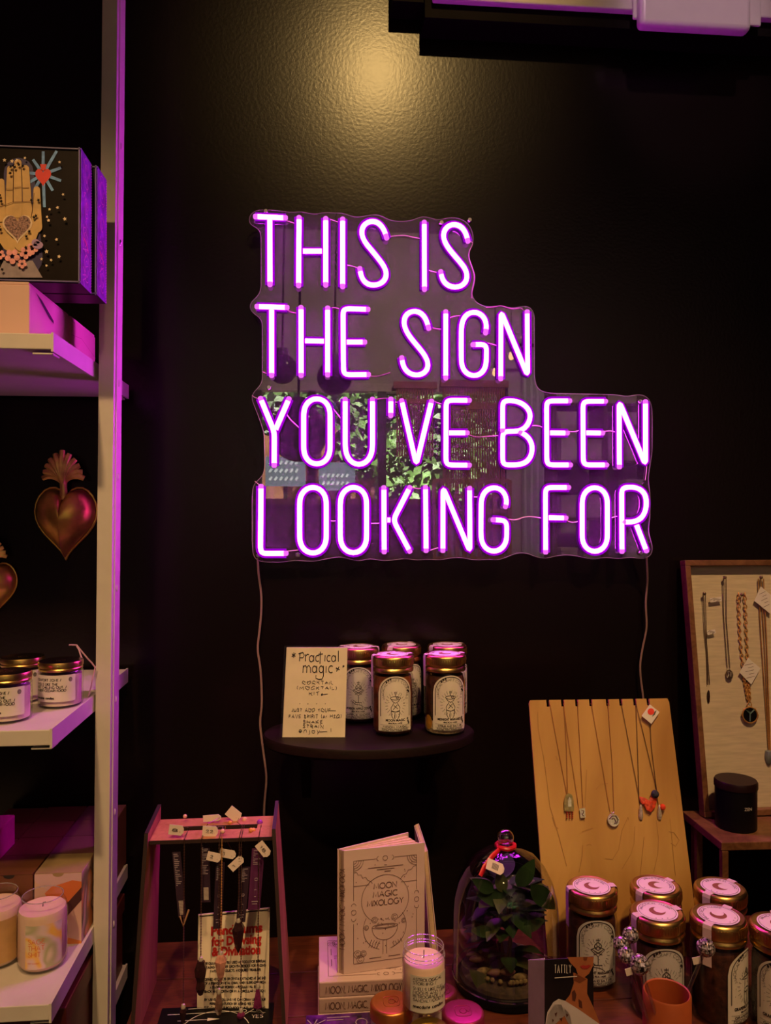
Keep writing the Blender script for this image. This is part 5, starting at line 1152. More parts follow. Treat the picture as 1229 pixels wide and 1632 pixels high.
foot = MB().hexa([MBd(.45,.5,-.006), MBd(.55,.5,-.006), MBd(.55,.45,-.006), MBd(.45,.45,-.006)], [V((MBd(.45,0).x, 1.236, ZT)), V((MBd(.55,0).x, 1.236, ZT)), V((MBd(.55,0).x, 1.230, ZT)), V((MBd(.45,0).x, 1.230, ZT))])
obj('rear_strut', foot, m_maple, t, world=True)
def bpx(px, py):     # pixel -> board coordinates
    best = None; u, v = .5, .5
    for _ in range(60):
        p = MBd(u, v); e = .001
        def pr(q):
            d = RM.transposed() @ (q - V((0,0,CZ))); return V((614.5 + F_PX*d.x/-d.z, 816 - F_PX*d.y/-d.z))
        c0 = pr(p); cu = (pr(MBd(u+e, v))-c0)/e; cv = (pr(MBd(u, v+e))-c0)/e; dd = V((px, py))-c0
        det = cu.x*cv.y-cu.y*cv.x; u += (dd.x*cv.y-dd.y*cv.x)/det; v += (cu.x*dd.y-cu.y*dd.x)/det
        if dd.length < .01: break
    return u, v
def bpt(px, py, o=.002): u, v = bpx(px, py); return MBd(u, v, o)
obj('wood_figure', MB().ribbons([G_c(l) for l in GRAIN], 1.1, lambda u, v: bpt(u, v, .0004)), mat('maple_grain', (.42, .22, .06), .45, var=.15), t, world=True)
GB = 'necklaces on the maple board'
def necklace(label, strands, parts, mt=m_goldchain, r=.00045, grp=GB):
    b0 = bpt(*strands[0][-1]); t = thing('necklace', label, 'necklace', tuple(b0), group=grp)
    for st in strands:
        pts = [bpt(x, y) for x, y in st]
        pts = [pts[0] - nrm*.006 + uy.normalized()*0] + [pts[0] + nrm*.0003] + pts[1:]
        q = []
        for a, b in zip(pts, pts[1:]): q += [a.lerp(b, i/6) for i in range(6)]
        q.append(pts[-1]); obj('chain', MB().tube(q, r, 5), mt, t, world=True, smooth=True)
    for nm, mbx, m_ in parts: obj(nm, mbx, m_, t, world=True, smooth=False)
def disc(px, py, r, th=.0015, seg=28):
    c_ = bpt(px, py, .003); a, b = ux.normalized(), uy.normalized()
    return MB().prism([c_ + a*r*math.cos(2*math.pi*k/seg) + b*r*math.sin(2*math.pi*k/seg) for k in range(seg)], nrm*th)
def plate(poly, o=.003, th=.0014): return MB().prism([bpt(x, y, o) for x, y in poly], nrm*th)
B_c = s_(830, 1090, 4.097)
m_agate = mat('olive_agate', (.26, .20, .07), .2, spec=.8, var=.5, scale=160); m_redbead = mat('red_bead', (.42, .03, .02), .3); m_feather = mat('red_feather', (.62, .06, .02), .6, var=.4, scale=200); m_pom = mat('dark_pompom', (.03, .035, .06), .9, var=.5, scale=300, bump=.6); m_pom2 = mat('red_pompom', (.85, .06, .02), .8, bump=.6, scale=300)
bd = MB()
for i, x in enumerate((300, 318, 336)):
    for k in range(4): bd.sphere(bpt(*B_c([(x, 838+12*k)])[0], .003), .0013, 6, 4)
necklace('necklace with arched olive stone and three red bead drops', [B_c([(190,130),(240,400),(300,715)]), B_c([(280,130),(298,420),(305,715)])],
  [('stone', plate(B_c([(282,830),(280,760),(290,725),(310,712),(332,725),(343,765),(345,830)])), m_agate), ('stone_inlay', plate(B_c([(305,800),(305,755),(315,735),(325,755),(327,800)]), .0046, .0006), m_silver), ('bead_drops', bd, m_redbead)])
necklace('necklace with small rectangular silver charm', [B_c([(280,130),(300,300),(378,805)]), B_c([(370,130),(385,400),(405,805)])],
  [('charm', plate(B_c([(380,815),(415,808),(420,870),(388,875)])), m_silver), ('charm_relief', MB().tube([bpt(*q, .0048) for q in B_c([(392,825),(408,825),(405,840),(395,850),(410,862)])], .0007, 5), m_darkchain)])
cr = MB().tube([bpt(*q, .005) for q in B_c([(575,880),(590,860),(615,860),(630,885),(622,905),(605,912),(615,895),(605,875),(590,880)])], .0009, 6)
necklace('necklace with round silver moon medallion', [B_c([(460,130),(520,470),(582,835)]), B_c([(568,130),(595,500),(608,835)])],
  [('medallion', disc(*B_c([(601,888)])[0], .0091), m_silver), ('medallion_rim', MB().tube([bpt(*B_c([(601,888)])[0], .0045) + ux.normalized()*.0088*math.cos(k*.2618)+uy.normalized()*.0088*math.sin(k*.2618) for k in range(24)], .0006, 5, True), m_silver), ('medallion_moon', cr, m_darkchain), ('bail', MB().tube([bpt(*q, .004) for q in B_c([(585,835),(595,845),(606,835)])], .0011, 6), m_silver)])
def shell(px, py):
    c_ = bpt(px, py, .004); return MB().lathe([(1e-5,.011),(.0018,.008),(.0032,-.002),(.0036,-.008),(.0028,-.012),(1e-5,-.0125)], 10, c_)
fe = MB()
for a, b in (((770,735),(838,790)), ((800,750),(840,830)), ((890,720),(838,790)), ((850,725),(840,835)), ((770,735),(810,780)), ((880,725),(845,820))):
    pa, pb = bpt(*B_c([a])[0], .004), bpt(*B_c([b])[0], .006); fe.tube([pa, pa.lerp(pb,.4), pa.lerp(pb,.8), pb], [.0004,.0042,.0048,.0012], 6, flat=.25)
necklace('necklace with pointed shell charm and red feather tuft', [B_c([(655,130),(720,470),(768,725),(775,780)]), B_c([(750,130),(762,450),(770,725)])], [('shell_charm', shell(*B_c([(780,830)])[0]), m_silver), ('feather_tuft', fe, m_feather)], m_darkchain)
necklace('necklace with dark pompom, red pompom and price tag', [B_c([(750,130),(800,330),(885,690)]), B_c([(835,130),(850,400),(885,690),(895,790)])],
  [('shell_charm', shell(*B_c([(901,830)])[0]), m_silver), ('dark_pompom', MB().sphere(bpt(*B_c([(868,718)])[0], .007), .0062, 10, 7), m_pom), ('red_pompom', MB().sphere(bpt(*B_c([(918,802)])[0], .006), .0048, 10, 7), m_pom2)], m_darkchain)
nk = [o for o in col.objects if o.name.startswith('necklace') and o.parent is None and o.type == 'EMPTY'][-1]
tgb = obj('price_tag', plate(B_c([(835,135),(898,185),(845,262),(782,210)]), .006, .0006), m_whitepaper, nk, world=True)
obj('red_dot', plate(B_c([(842+22*math.cos(k*.4488), 182+22*math.sin(k*.4488)) for k in range(14)]), .0066, .0003), mat('red_sticker', (.85,.05,.03), .5), tgb, world=True)
obj('barcode', MB().ribbons([B_c([(850+4*i,215-3*i),(862+4*i,185-3*i)]) for i in range(5)], .5, lambda u, v: bpt(u, v, .0068)), m_ink, tgb, world=True)

# ================================================================== FRAMED JEWELLERY PANEL ON A SMALL WOOD STAND
ZF = P(1150,1343,1.258).z
sb0, sf0 = AZ(1092,1296,ZF), AZ(1150,1343,ZF)
t = thing('side_stand', 'tall walnut side stand beside the maple board', 'stand', (sf0.x+.14, 1.32, 0))
obj('stand_top', MB().prism([V((sb0.x,sb0.y,ZF-.014)), V((sf0.x,1.258,ZF-.014)), V((sf0.x+.30,1.25,ZF-.014)), V((sf0.x+.30,1.40,ZF-.014)), V((sb0.x,1.40,ZF-.014))], (0,0,.014)), m_frame, t, world=True, bevel=.0015)
for p in (V((sf0.x+.006,1.262,0)), V((P(1113,1320,1.36).x,1.36,0)), V((sf0.x+.29,1.262,0)), V((sf0.x+.29,1.39,0)), V((sb0.x+.02,1.392,0))):
    obj('leg', MB().box(p.x-.005, p.x+.006, p.y-.005, p.y+.006, 0, ZF-.0145), m_frame, t, world=True, bevel=.001)
bl, tl = AZ(1115,1299,ZF), P(1084,894,1.438)
ux = V((1, .006, 0)).normalized(); FW = .34
br = bl + ux*FW; uy = (tl-bl); tr_ = tl + ux*FW
nrm = ux.cross(uy).normalized(); nrm = nrm if nrm.y < 0 else -nrm
FP = lambda u, v, o=0.0: bl + ux*u + uy*(v) + nrm*o       # u metres, v 0..1
t = thing('framed_panel', 'wood-framed linen panel hung with long necklaces', 'display board', tuple(bl+ux*FW/2))
obj('linen_panel', MB().hexa([FP(.008,.02,.003), FP(FW-.008,.02,.003), FP(FW-.008,.02,0), FP(.008,.02,0)], [FP(.008,.98,.003), FP(FW-.008,.98,.003), FP(FW-.008,.98,0), FP(.008,.98,0)]), m_linen, t, world=True)
fwid = .0105; vh = fwid/uy.length
for a, b in (((0,0),(FW,vh)), ((0,1-vh),(FW,1)), ((0,vh),(fwid,1-vh)), ((FW-fwid,vh),(FW,1-vh))):
    obj('frame_rail', MB().hexa([FP(a[0],a[1],.020), FP(b[0],a[1],.020), FP(b[0],a[1],-.001), FP(a[0],a[1],-.001)], [FP(a[0],b[1],.020), FP(b[0],b[1],.020), FP(b[0],b[1],-.001), FP(a[0],b[1],-.001)]), m_frame, t, world=True, bevel=.0012)
def fpx(px, py, o=.006):
    d = RM @ V(((px-614.5)/F_PX, (816-py)/F_PX, -1)); o0 = bl + nrm*o; k = (o0 - V((0,0,CZ))).dot(nrm)/d.dot(nrm); return V((0,0,CZ)) + d*k
K = s_(1070, 880, 3.025)
pins = K([(160,200),(258,122),(341,205),(433,122)])
for q in pins:
    pn2 = MB().sphere(fpx(*q, .013), .0034, 10, 7); pn2.tube([fpx(*q, .003), fpx(*q, .012)], .0009, 6); obj('pin', pn2, m_darkchain, t, world=True, smooth=True)
GF = 'necklaces on the framed linen panel'
def fneck(label, strands, parts, mt, r=.0006, beads=0, tags=(), links=0):
    t = thing('necklace', label, 'necklace', tuple(fpx(*strands[0][-1])), group=GF)
    for st in strands:
        pts = [fpx(x, y, .0085 if i == 0 else .006) for i, (x, y) in enumerate(st)]
        q = []
        for a, b in zip(pts, pts[1:]): q += [a.lerp(b, i/8) for i in range(8)]
        q.append(pts[-1]); L = sum((b-a).length for a, b in zip(q, q[1:]))
        if links:
            b_ = MB(); N_ = int(L/(links*1.55)); pos = []
            for i in range(N_):
                f = i/N_*(len(q)-1); a = q[int(f)].lerp(q[min(int(f)+1, len(q)-1)], f-int(f)); pos.append(a)
            for i, a in enumerate(pos):
                d = (q[-1]-q[0]).normalized(); sd = d.cross(nrm).normalized() if i % 2 else (d.cross(nrm).normalized()*.35 + nrm*.9).normalized()
                b_.tube([a + d*links*.95*math.cos(k*.6283) + sd*links*.62*math.sin(k*.6283) for k in range(10)], .0011, 5, True)
            obj('chain', b_, mt, t, world=True, smooth=True)
        else:
            b_ = MB().tube(q, r, 5)
            if beads:
                for i in range(int(L/beads)):
                    f = i*beads/L*(len(q)-1); b_.sphere(q[int(f)].lerp(q[min(int(f)+1, len(q)-1)], f-int(f)), r*1.7, 5, 3)
            obj('chain', b_, mt, t, world=True, smooth=True)
    for nm, mbx, m_ in parts: obj(nm, mbx, m_, t, world=True, smooth=True)
    for poly in tags:
        tg = obj('price_tag', MB().prism([fpx(x, y, .010) for x, y in poly], nrm*.0006), m_whitepaper, t, world=True)
        c_ = V((sum(p[0] for p in poly)/len(poly), sum(p[1] for p in poly)/len(poly))); a, b = V(poly[0])-c_, V(poly[1])-c_
        obj('tag_print', MB().ribbons([[tuple(c_ + a*(.5-.25*i) + b*.4), tuple(c_ + a*(.5-.25*i) - b*(.1 if i % 2 else .4))] for i in range(5)], .6, lambda u, v: fpx(u, v, .0109)), m_bink, tg, world=True)
def oval_p(px, py, rx, ry, th=.003, n=20): 
    c_ = fpx(px, py, .006); return MB().prism([c_ + ux*rx*math.cos(2*math.pi*k/n) + uy.normalized()*ry*math.sin(2*math.pi*k/n) for k in range(n)], nrm*th)
k1 = K([(180,695)])[0]
fneck('long fine chain with slim black pendant on the linen panel', [K([(153,205),(160,380),(172,500),(175,640)]), K([(165,205),(170,420),(185,640)])], [('slim_pendant', MB().lathe([(1e-5,.012),(.002,.009),(.0026,0),(.002,-.010),(1e-5,-.013)], 8, fpx(*k1)), m_dcrys)], m_darkchain, .0006, .0030, [K([(170,378),(210,372),(215,390),(175,400)])])
k2 = K([(278,590)])[0]
fneck('long chain with small oval bronze medal on the linen panel', [K([(250,130),(252,300),(270,560)]), K([(264,130),(266,330),(283,560)])], [('oval_medal', oval_p(*k2, .0066, .0090), m_darkchain), ('medal_figure', MB().tube([fpx(*q, .0095) for q in K([(270,605),(278,590),(272,575),(288,580),(286,600)])], .0009, 5), m_silver)], m_darkchain, .0006, .0030, [K([(185,222),(240,215),(243,236),(188,243)])])
k3 = K([(380,785)])[0]
hub = MB()
for i in range(8): a = i*.785; hub.sphere(fpx(*k3, .007) + ux*.0155*math.cos(a) + uy.normalized()*.0150*math.sin(a), .0017, 7, 5)
fneck('chunky gold link chain with dark round compass medal and tag', [K([(325,205),(330,400),(350,600),(372,715)]), K([(355,205),(362,400),(370,600),(378,715)])], [('round_medal', oval_p(*k3, .0145, .0142), m_black), ('medal_ring', MB().tube([fpx(*k3, .009) + ux*.0145*math.cos(k*.2094) + uy.normalized()*.0142*math.sin(k*.2094) for k in range(30)], .0013, 6, True), m_goldchain), ('medal_studs', hub, m_goldchain), ('medal_figure', MB().tube([fpx(*q, .0105) for q in K([(380,815),(380,770),(360,760),(380,780),(400,760)])], .0014, 5), mat('verdigris', (.12,.22,.20), .5)), ('bail_ring', MB().tube([fpx(*q, .008) for q in K([(378,715),(388,735),(385,755),(370,755),(366,735)])], .0011, 6, True), m_goldchain)], m_goldchain, links=.0042, tags=[K([(370,510),(430,560),(385,638),(328,580)])])
k4 = K([(470,985)])[0]
fneck('long gold triple chain with grey stone at the photo edge', [K([(420,130),(432,400),(470,955)]), K([(432,130),(448,420),(474,955)]), K([(445,130),(460,430),(478,955)])], [('grey_stone', MB().lathe([(1e-5,.012),(.006,.010),(.0072,0),(.005,-.012),(1e-5,-.018)], 8, fpx(*k4)), mat('grey_stone', (.18,.22,.22), .4, var=.4))], m_goldchain, .0008, .0034, [K([(430,165),(485,210),(480,300),(400,235)])])

# black lidded candle
t = thing('black_candle', 'black lidded candle with small white lettering on the walnut stand', 'candle', tuple(AZ(1173, 1317, ZF)), R(-8)); r = .0352
obj('candle_cup', MB().lathe([(1e-5,0),(r-.003,0),(r-.001,.002),(r-.0006,.070),(1e-5,.070)], 48), m_black, t, smooth=True, merge=True)
obj('candle_lid', MB().lathe([(r-.001,.070),(r+.0008,.0705),(r+.0008,.080),(r-.001,.083),(1e-5,.083)], 48), mat('dark_wood_lid', (.014,.005,.004), .4, spec=.2), t, smooth=True, merge=True)
b_ = MB(); put_btext(b_, 'ZEN', .0075, .008, .040, cyl_map(r+.0004)); obj('printed_lettering', b_, m_whitepaper, t)

# ================================================================== JARS, CUP AND BOOKLETS ON THE RIGHT OF THE TABLE
GT = 'cocktail jars on the table'
cocktail_jar('margarita cocktail jar standing between the cloche and other jars', (.3895, 1.0892, ZT), R(-6), 'MIDNIGHT MARGARITA', 'CITRUS AND SALT MIX', GT, paper=m_labelg, art=1, strip_a=-82)
cocktail_jar('cocktail jar directly behind the terracotta cup and glitter-ball picks', (.4518, 1.0124, ZT), R(-6), 'MIDNIGHT MARGARITA', 'CITRUS AND SALT MIX', GT, paper=m_labelg, art=1, strip_a=-72)
cocktail_jar('cocktail jar right behind the one behind the terracotta cup, lid showing', (.4819, 1.0845, ZT), R(-50), 'SPICED CIDER', 'APPLE AND SPICE', GT, paper=m_labelg, strip_a=-12)
cocktail_jar('grapefruit cocktail jar with label turned aside and tan sleeve', (.5278, .9958, ZT), R(38), 'GRAPEFRUIT PALOMA', 'GRAPEFRUIT MIX', GT, art=2, strip_a=-88)
cocktail_jar('cocktail jar behind the grapefruit jar, half its lid showing', (.5708, 1.0715, ZT), R(-40), 'SPICED CIDER', 'APPLE AND SPICE', GT, strip_a=-18)
cocktail_jar('cocktail jar cut by the photo edge with red dot on label', (.5945, .9677, ZT), R(-28), 'GRAPEFRUIT PALOMA', 'GRAPEFRUIT MIX', GT, art=2, strip_a=5, dot=(.006,.022))
t = thing('terracotta_cup', 'terracotta cup holding glitter-ball cocktail picks', 'cup', tuple(V((AZ(1063,1579,ZT+.1).x, AZ(1063,1579,ZT+.1).y, ZT)))); m_terra = mat('terracotta', (.40, .085, .022), .55, var=.12, scale=30)
r = .0272; hc = .100
obj('cup_body', MB().lathe([(1e-5,0),(r-.003,0),(r-.0008,.003),(r,.02),(r,hc-.002),(r-.0012,hc),(r-.0026,hc-.001),(r-.0030,.02),(1e-5,.012)], 44), m_terra, t, smooth=True, merge=True)
cupc = V((AZ(1063,1579,ZT+.1).x, AZ(1063,1579,ZT+.1).y, ZT))
m_mirror = mat('mirror_facets', (.62, .46, .52), .16, .6, var=.97, scale=420, detail=0); m_stick = glass('clear_stick', (.85,.8,.8), .2, .5)  # strong noise colour paints bright and dark reflections onto the mirror tiles
def pick(label, px, py, Y, rb, foot, tagp=None):
    c_ = P(px, py, Y); t = thing('cocktail_pick', label, 'cocktail pick', tuple(foot), group='glitter-ball picks in the cup')
    obj('stick', MB().tube([foot, foot.lerp(c_, .5), c_], .0022, 8), m_stick, t, world=True, smooth=True)
    obj('core_ball', MB().sphere(c_, rb*.93, 14, 9), m_darkchain, t, world=True, smooth=True)
    b_ = MB(); rows = 7
    for i in range(rows):
        th0 = math.pi*(i+.06)/rows; th1 = math.pi*(i+.94)/rows; nn = max(4, int(12*math.sin((th0+th1)/2)))
        for k in range(nn):
            a0, a1 = 2*math.pi*(k+.05)/nn, 2*math.pi*(k+.95)/nn
            f = lambda th, a: c_ + V((math.sin(th)*math.cos(a), math.sin(th)*math.sin(a), math.cos(th)))*rb
            b_.add([f(th0,a0), f(th0,a1), f(th1,a1), f(th1,a0)], [(0,1,2,3)])
    o = obj('mirror_tiles', b_, m_mirror, t, world=True); o['kind'] = 'stuff'
    if tagp:
        pp = [P(x, y, Y-.002) for x, y in tagp]; obj('price_tag', MB().prism(pp, (0,.0006,0)), m_tag, t, world=True)
    return t
cf = lambda dx, dy: cupc + V((dx, dy, .016))
pick('glitter-ball pick standing highest of the cluster in the cup', 1005, 1490, .912, .0096, cf(-.004, .012))
pick('glitter-ball pick reaching furthest out toward the booklet', 990, 1505, .899, .0092, cf(-.008, .004))
pick('glitter-ball pick between the outermost and the lowest one', 998, 1522, .885, .0096, cf(-.006, -.006))
pick('glitter-ball pick lowest of the cluster with kraft tag', 1019, 1537, .872, .0112, cf(.004, -.010), [(996,1545),(1006,1542),(1009,1553),(999,1556)])
pick('single glitter-ball pick leaning away over the grapefruit jar', 1125, 1510, .905, .0108, cf(-.005, .006), [(1103,1527),(1116,1524),(1118,1535),(1106,1538)])

# booklets with a tattooed model on the cover
t = thing('tattoo_booklet', 'folded booklet with white lettering and tattooed shoulder photo on its cover', 'booklet', at(905, .93, ZT))
m_cov = mat('black_cover_print', (.010, .008, .010), .35, var=.3); m_sk = mat('printed_skin', (.42, .14, .055), .45, var=.15, scale=40); m_lip = mat('printed_lips', (.42, .04, .035), .4); m_wht = mat('printed_white_top', (.66, .60, .62), .5, var=.05); m_tat = mat('printed_tattoo', (.10, .03, .02), .5); m_sh = mat('printed_skin_shadow', (.20, .055, .022), .5)
TB = s_(700, 1300, 4.727); 
f0, f1 = P(868,1530,.905), P(946,1525,.890); g0 = P(842,1530,.935)
def vert(p, z): return V((p.x, p.y, z))
zt3 = f0.z
def page(a, b, th, zt_a, zt_b): d = b-a; n_ = V((-d.y, d.x, 0)).normalized()*th; return MB().hexa([vert(a,ZT), vert(b,ZT), vert(b,ZT)+n_, vert(a,ZT)+n_], [vert(a,zt_a), vert(b,zt_b), vert(b,zt_b)+n_, vert(a,zt_a)+n_])
cov = obj('cover', page(f0, f1, .0012, f0.z, f1.z), m_cov, t, world=True)
obj('back_leaf', page(g0, f0, .0012, g0.z, f0.z), mat('booklet_grey', (.50,.44,.46), .5), t, world=True)
obj('inner_leaf', page(g0+V((.003,.004,0)), f0+V((.001,.004,0)), .0008, g0.z-.002, f0.z), m_whitepaper, t, world=True)
dcv = f1-f0; dcv.z = 0; ncv = V((dcv.y, -dcv.x, 0)).normalized()
def cpx(px, py, o=.0006):
    d = RM @ V(((px-614.5)/F_PX, (816-py)/F_PX, -1)); o0 = f0 + ncv*o; k = (o0-V((0,0,CZ))).dot(ncv)/d.dot(ncv); return V((0,0,CZ)) + d*k
def cflat(name, polys, m_, o, pts=True):
    b_ = MB()
    for pl in polys: b_.flat(TB(pl), lambda u, v: cpx(u, v, o))
    return obj(name, b_, m_, cov, world=True)
cflat('photo_face', [[(965,1066),(1165,1062),(1160,1130),(1130,1190),(1090,1222),(1050,1210),(1030,1150),(990,1110)]], m_sk, .0007)
cflat('photo_neck', [[(1010,1180),(1090,1215),(1118,1230),(1115,1340),(1165,1450),(1210,1560),(1080,1560),(930,1420),(985,1350),(1015,1260)]], m_sk, .0008)
cflat('photo_shadow', [[(1030,1190),(1090,1222),(1110,1232),(1060,1262),(1015,1240)], [(1085,1065),(1120,1064),(1112,1088),(1090,1090)]], m_sh, .0010)
cflat('photo_lips', [[(1060,1135),(1085,1126),(1105,1130),(1125,1124),(1146,1130),(1120,1152),(1085,1154)]], m_lip, .0011)
cflat('photo_shoulder', [[(835,1480),(880,1415),(940,1440),(990,1500),(1010,1640),(815,1640)]], m_sk, .0009)
cflat('photo_top', [[(860,1405),(900,1380),(950,1395),(1060,1465),(1210,1570),(1220,1640),(1010,1640),(985,1500),(925,1425),(870,1420),(820,1500),(800,1640),(790,1640),(815,1480)]], m_wht, .0010)
cflat('photo_tattoo', [[(1000,1330),(1020,1310),(1035,1350),(1025,1400),(1005,1390)], [(1050,1380),(1075,1400),(1080,1450),(1055,1440)], [(870,1490),(890,1480),(880,1520)], [(905,1530),(930,1520),(925,1550)], [(955,1490),(975,1500),(960,1520)], [(850,1530),(865,1540),(855,1560)]], m_tat, .0012)
b_ = MB().ribbons([TB([(870+x*25*1.0, 1186-y*62) for x, y in pl]) for pl in stext('TATTLY', 0, 0, 1, 'l', .36, .80)], .95, lambda u, v: cpx(u, v, .0013))
b_.ribbons([TB([(870,1222),(1040,1210)])], 1.4, lambda u, v: cpx(u, v, .0013))
obj('cover_lettering', b_, m_whitepaper, cov, world=True)

# ================================================================== THE SHOP BEHIND THE CAMERA (mirrored in the acrylic panel)
m_ivy = mat('ivy_leaf', (.16, .30, .07), .5, var=.7, scale=3); m_brick = mat('terracotta_render', (.42, .17, .08), .8, var=.25, scale=5); m_pave = mat('pavement', (.35, .30, .26), .8)
struct('ground', MB().box(-5, 6, -8, YB-.12, -.12, -.02), m_pave)
struct('courtyard_wall', MB().box(-5, 6, -6.0, -5.8, -.02, 2.5), m_brick)
iv = MB(); rr = random.Random(11)
def ivy_patch(px0, py0, px1, py1, Yb, n):
    for i in range(n):
        p = Q(rr.uniform(px0, px1), rr.uniform(py0, py1), Yb + rr.uniform(-.35, .35)); s = rr.uniform(.03, .075)
        a = V((rr.uniform(-1,1), rr.uniform(-.6,.6), rr.uniform(-1,1))).normalized(); b = a.cross(V((rr.uniform(-.4,.4), 1, rr.uniform(-.1,.8)))).normalized()
        iv.add([p-a*s, p+b*s*.6, p+a*s, p-b*s*.6], [(0,1,2,3)])
ivy_patch(400, 600, 520, 690, -4.9, 900); ivy_patch(540, 600, 700, 760, -4.9, 2400); ivy_patch(600, 690, 830, 800, -4.7, 2600); ivy_patch(470, 560, 640, 640, -5.2, 900); ivy_patch(700, 600, 840, 700, -4.8, 1500)
o = obj('ivy_hedge', iv, m_ivy); o['kind'] = 'stuff'; o['label'] = 'sunlit green ivy outside the shop window, mirrored in the sign'; o['category'] = 'ivy'
m_brd = mat('slate_blue_board', (.14, .18, .24), .6); m_chalk = mat('chalk_lines', (.6, .66, .70), .7)
for lab, (a0, b0, a1, b1), rows in (('slate street board outside the shop window, mirrored under the letter Y', (423,728,487,775), 3), ('smaller slate street board mirrored under the letters O and U', (508,737,566,782), 2)):
    p0, p1 = Q(a0, b1, -4.2), Q(a1, b0, -4.2); t = thing('street_board', lab, 'sign', (p0.x, -4.2, p0.z), group='street boards outside'); W_, H_ = p1.x-p0.x, p1.z-p0.z
    obj('board', MB().box(0, W_, -.02, 0, 0, H_), m_brd, t); obj('post', MB().box(W_*.45, W_*.55, -.06, -.021, -p0.z, H_*.8), m_wframe, t)
    obj('chalk_marks', MB().ribbons([[(W_*(.1+.13*k), H_*(.2+.27*i)+.0), (W_*(.16+.13*k), H_*(.32+.27*i))] for i in range(rows) for k in range(6)], .02, lambda u, v: V((u, .002, v))), m_chalk, t)
# bamboo slat blinds
m_bam = mat('red_bamboo', (.46, .13, .09), .6, var=.3, scale=6)
for lab, (a0, b0, a1, b1), n in (('narrow bamboo slat blind in the shop window, mirrored behind the V', (632,620,692,728), 15), ('wide bamboo slat blind in the shop window, mirrored behind the E', (706,618,806,778), 26)):
    Yb = YB+.10; p0, p1 = Q(a0, b1, Yb), Q(a1, b0, Yb); t = thing('slat_blind', lab, 'blind', (p0.x, Yb, p0.z), group='bamboo blinds'); W_, H_ = p1.x-p0.x, p1.z-p0.z
    obj('head_rail', MB().box(-.02, W_+.02, -.02, .02, H_, H_+.05), m_bam, t); obj('cross_rail', MB().box(0, W_, -.014, .014, H_*.78, H_*.85), m_bam, t)
    for i in range(n): obj('slat', MB().box(0, W_/n*.60, -.006, .006, 0, H_), m_bam, t, key='slat%d' % n).location.x = W_*i/n
    for z in (.2,.4,.6): obj('cord', MB().box(0, W_, -.009, -.006, H_*z, H_*z+.01), m_wframe, t)
# globe pendants
m_globe = mat('dark_glass_globe', (.02, .010, .016), .12, spec=.8)
for lab, px_, py_, rpx, Yb in (('big dark glass globe pendant mirrored behind the letters Y and O', 476, 690, 46, -.9), ('dark glass globe pendant mirrored under the word THE', 533, 602, 28, -1.4), ('dark glass globe pendant mirrored at the panel edge beside the first T', 450, 588, 24, -1.6)):
    c_ = Q(px_, py_, Yb); r = rpx/1250*(2*YM-Yb); t = thing('globe_pendant', lab, 'lamp', tuple(c_), group='globe pendants')
    obj('globe', MB().sphere((0,0,0), r, 28, 16), m_globe, t, smooth='all'); obj('cap', MB().lathe([(1e-5,r+.03),(.03,r+.03),(.035,r-.01),(1e-5,r-.01)], 16), m_wframe, t, merge=True); obj('cord', MB().tube([(0,0,r+.03),(.01,0,(ZC-c_.z)*.6+r*.4),(0,0,ZC-c_.z)], .006, 6), m_wframe, t)
for lab, px_, py_ in (('lit filament bulb mirrored inside the N of the second line', 835, 535), ('lit filament bulb mirrored just below the brightest bulb', 815, 566), ('lit filament bulb mirrored lowest, beside the N stem', 789, 592)):
    c_ = Q(px_, py_, -1.2); t = thing('filament_bulb', lab, 'bulb', tuple(c_), group='bare filament bulbs')
    obj('bulb', MB().lathe([(1e-5,-.028),(.012,-.02),(.015,-.006),(.008,.016),(1e-5,.02)], 14), emis('filament', (1,.62,.2), 6.0 if py_ == 535 else 3.0), t, smooth='all'); obj('socket', MB().lathe([(1e-5,.05),(.008,.05),(.008,.018),(1e-5,.018)], 10), m_wframe, t); obj('cord', MB().tube([(0,0,.05),(0,0,ZC-c_.z)], .003, 5), m_wframe, t)
# pale pillar and curtain, shelves, lattice, counter
m_pil = mat('pale_blue_grey_curtain', (.50, .52, .56), .8, var=.12, scale=3)
p0, p1 = Q(832, 600, -2.7), Q(872, 600, -2.7)
b_ = MB(); pts = []
for i in range(25): u = i/24; pts.append(V((p0.x+(p1.x-p0.x)*u, -2.7+.03*math.sin(u*25), .02)))
for a, b in zip(pts, pts[1:]): b_.add([a, b, b+V((0,0,2.7)), a+V((0,0,2.7))], [(0,1,2,3)])
t = thing('curtain', 'pale grey-blue curtain beside the window, mirrored between BEEN and VE', 'curtain', (p0.x, -2.7, .02)); obj('curtain_cloth', b_, m_pil, t, world=True, smooth='all'); obj('curtain_rod', MB().tube([(-.1,0,2.72),(p1.x-p0.x+.1,0,2.72)], .012, 8), m_wframe, t)
m_dsh = mat('plum_shelf_wood', (.12, .05, .06), .6); 
p0, p1 = Q(884, 640, -2.5), Q(1046, 640, -2.5); W_ = p1.x-p0.x
t = thing('wall_shelves', 'dark open shelves full of boxes, mirrored behind BEEN and FOR', 'shelf', (p0.x, -2.5, 0))
for x in (0, W_*.5, W_): obj('side_panel', MB().box(x-.015, x+.015, -.3, 0, 0, 2.5), m_dsh, t)
for z in (.3, .75, 1.15, 1.5, 1.9, 2.3): obj('shelf_board', MB().box(0, W_, -.3, -.002, z-.02, z), m_dsh, t)
rr = random.Random(4); BC = [(.40,.30,.32), (.20,.10,.16), (.45,.36,.30), (.12,.08,.14), (.50,.42,.46)]
SHL = ['lower', 'middle', 'upper']; k = 0
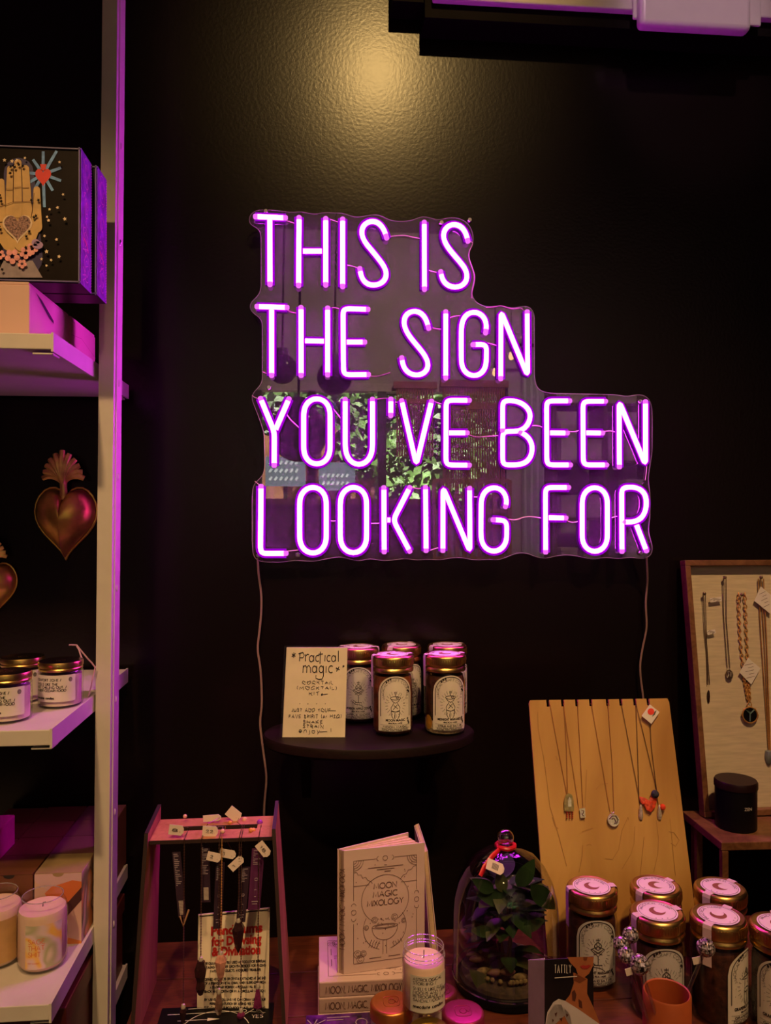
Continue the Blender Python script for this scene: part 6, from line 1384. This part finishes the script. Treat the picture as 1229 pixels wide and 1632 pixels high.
for z, zn in ((1.15, 'lowest'), (1.5, 'middle'), (1.9, 'upper')):
    for xi in range(4):
        x = .06 + xi*(W_-.1)/4; wv_ = rr.uniform(.10, .16); hv = rr.uniform(.12, .28); c_ = BC[k % 5]; k += 1
        t2 = thing('stock_box', 'stock box number %s along the %s mirrored shelf' % (['one','two','three','four'][xi], zn), 'box', (p0.x+x+wv_/2, -2.62, z+.0005), group='stock boxes on the mirrored shelves')
        obj('box_body', MB().box(-wv_/2, wv_/2, -.08, .08, 0, hv*.85), mat('stock_%d' % (k % 5), c_, .6, var=.2, scale=8), t2); obj('box_lid', MB().box(-wv_/2-.004, wv_/2+.004, -.084, .084, hv*.8505, hv), mat('stock_%d' % ((k+1) % 5), BC[(k+1) % 5], .6, var=.2, scale=8), t2)
p0, p1 = Q(692, 905, -2.6), Q(812, 765, -2.6); W_, H_ = p1.x-p0.x, p1.z-p0.z
t = thing('lattice_screen', 'orange wooden lattice screen mirrored behind KING', 'screen', (p0.x, -2.6, 0)); m_lat = mat('orange_lattice', (.42, .17, .08), .6); zb2 = p0.z - .3
for i in range(11): obj('upright', MB().box(W_*i/10-.014, W_*i/10+.014, -.01, .01, 0, p1.z), m_lat, t, key='lat_u').location = (W_*i/10 if i else 0, 0, 0) if False else (0, 0, 0)
for i in range(11): t.children[i].data = bpy.data.meshes.new_from_object(t.children[i]) if False else t.children[i].data
for i, o in enumerate(t.children): o.location.x = W_*i/10
nrow = int((p1.z)/.11)
for i in range(nrow+1): obj('rail', MB().box(0, W_, -.022, -.0105, -.014, .014), m_lat, t, key='lat_r').location.z = .014 + (p1.z-.02)*i/nrow
p0, p1 = Q(404, 790, -2.3), Q(690, 790, -2.3)
t = thing('shop_counter', 'dark wooden counter below the window, mirrored behind LOOKING', 'counter', (p0.x, -2.3, 0)); W_ = p1.x-p0.x; zc2 = p0.z-.06; m_cnt = mat('plum_counter', (.10, .035, .045), .5)
obj('counter_top', MB().box(-.03, W_+.03, -.45, .03, zc2, zc2+.04), m_frame, t); obj('counter_front', MB().box(0, W_, -.02, 0, 0, zc2), m_cnt, t)
for i in range(5): obj('panel', MB().box(W_*i/5+.02, W_*(i+1)/5-.02, .0005, .012, .1, zc2-.06), m_cnt, t)
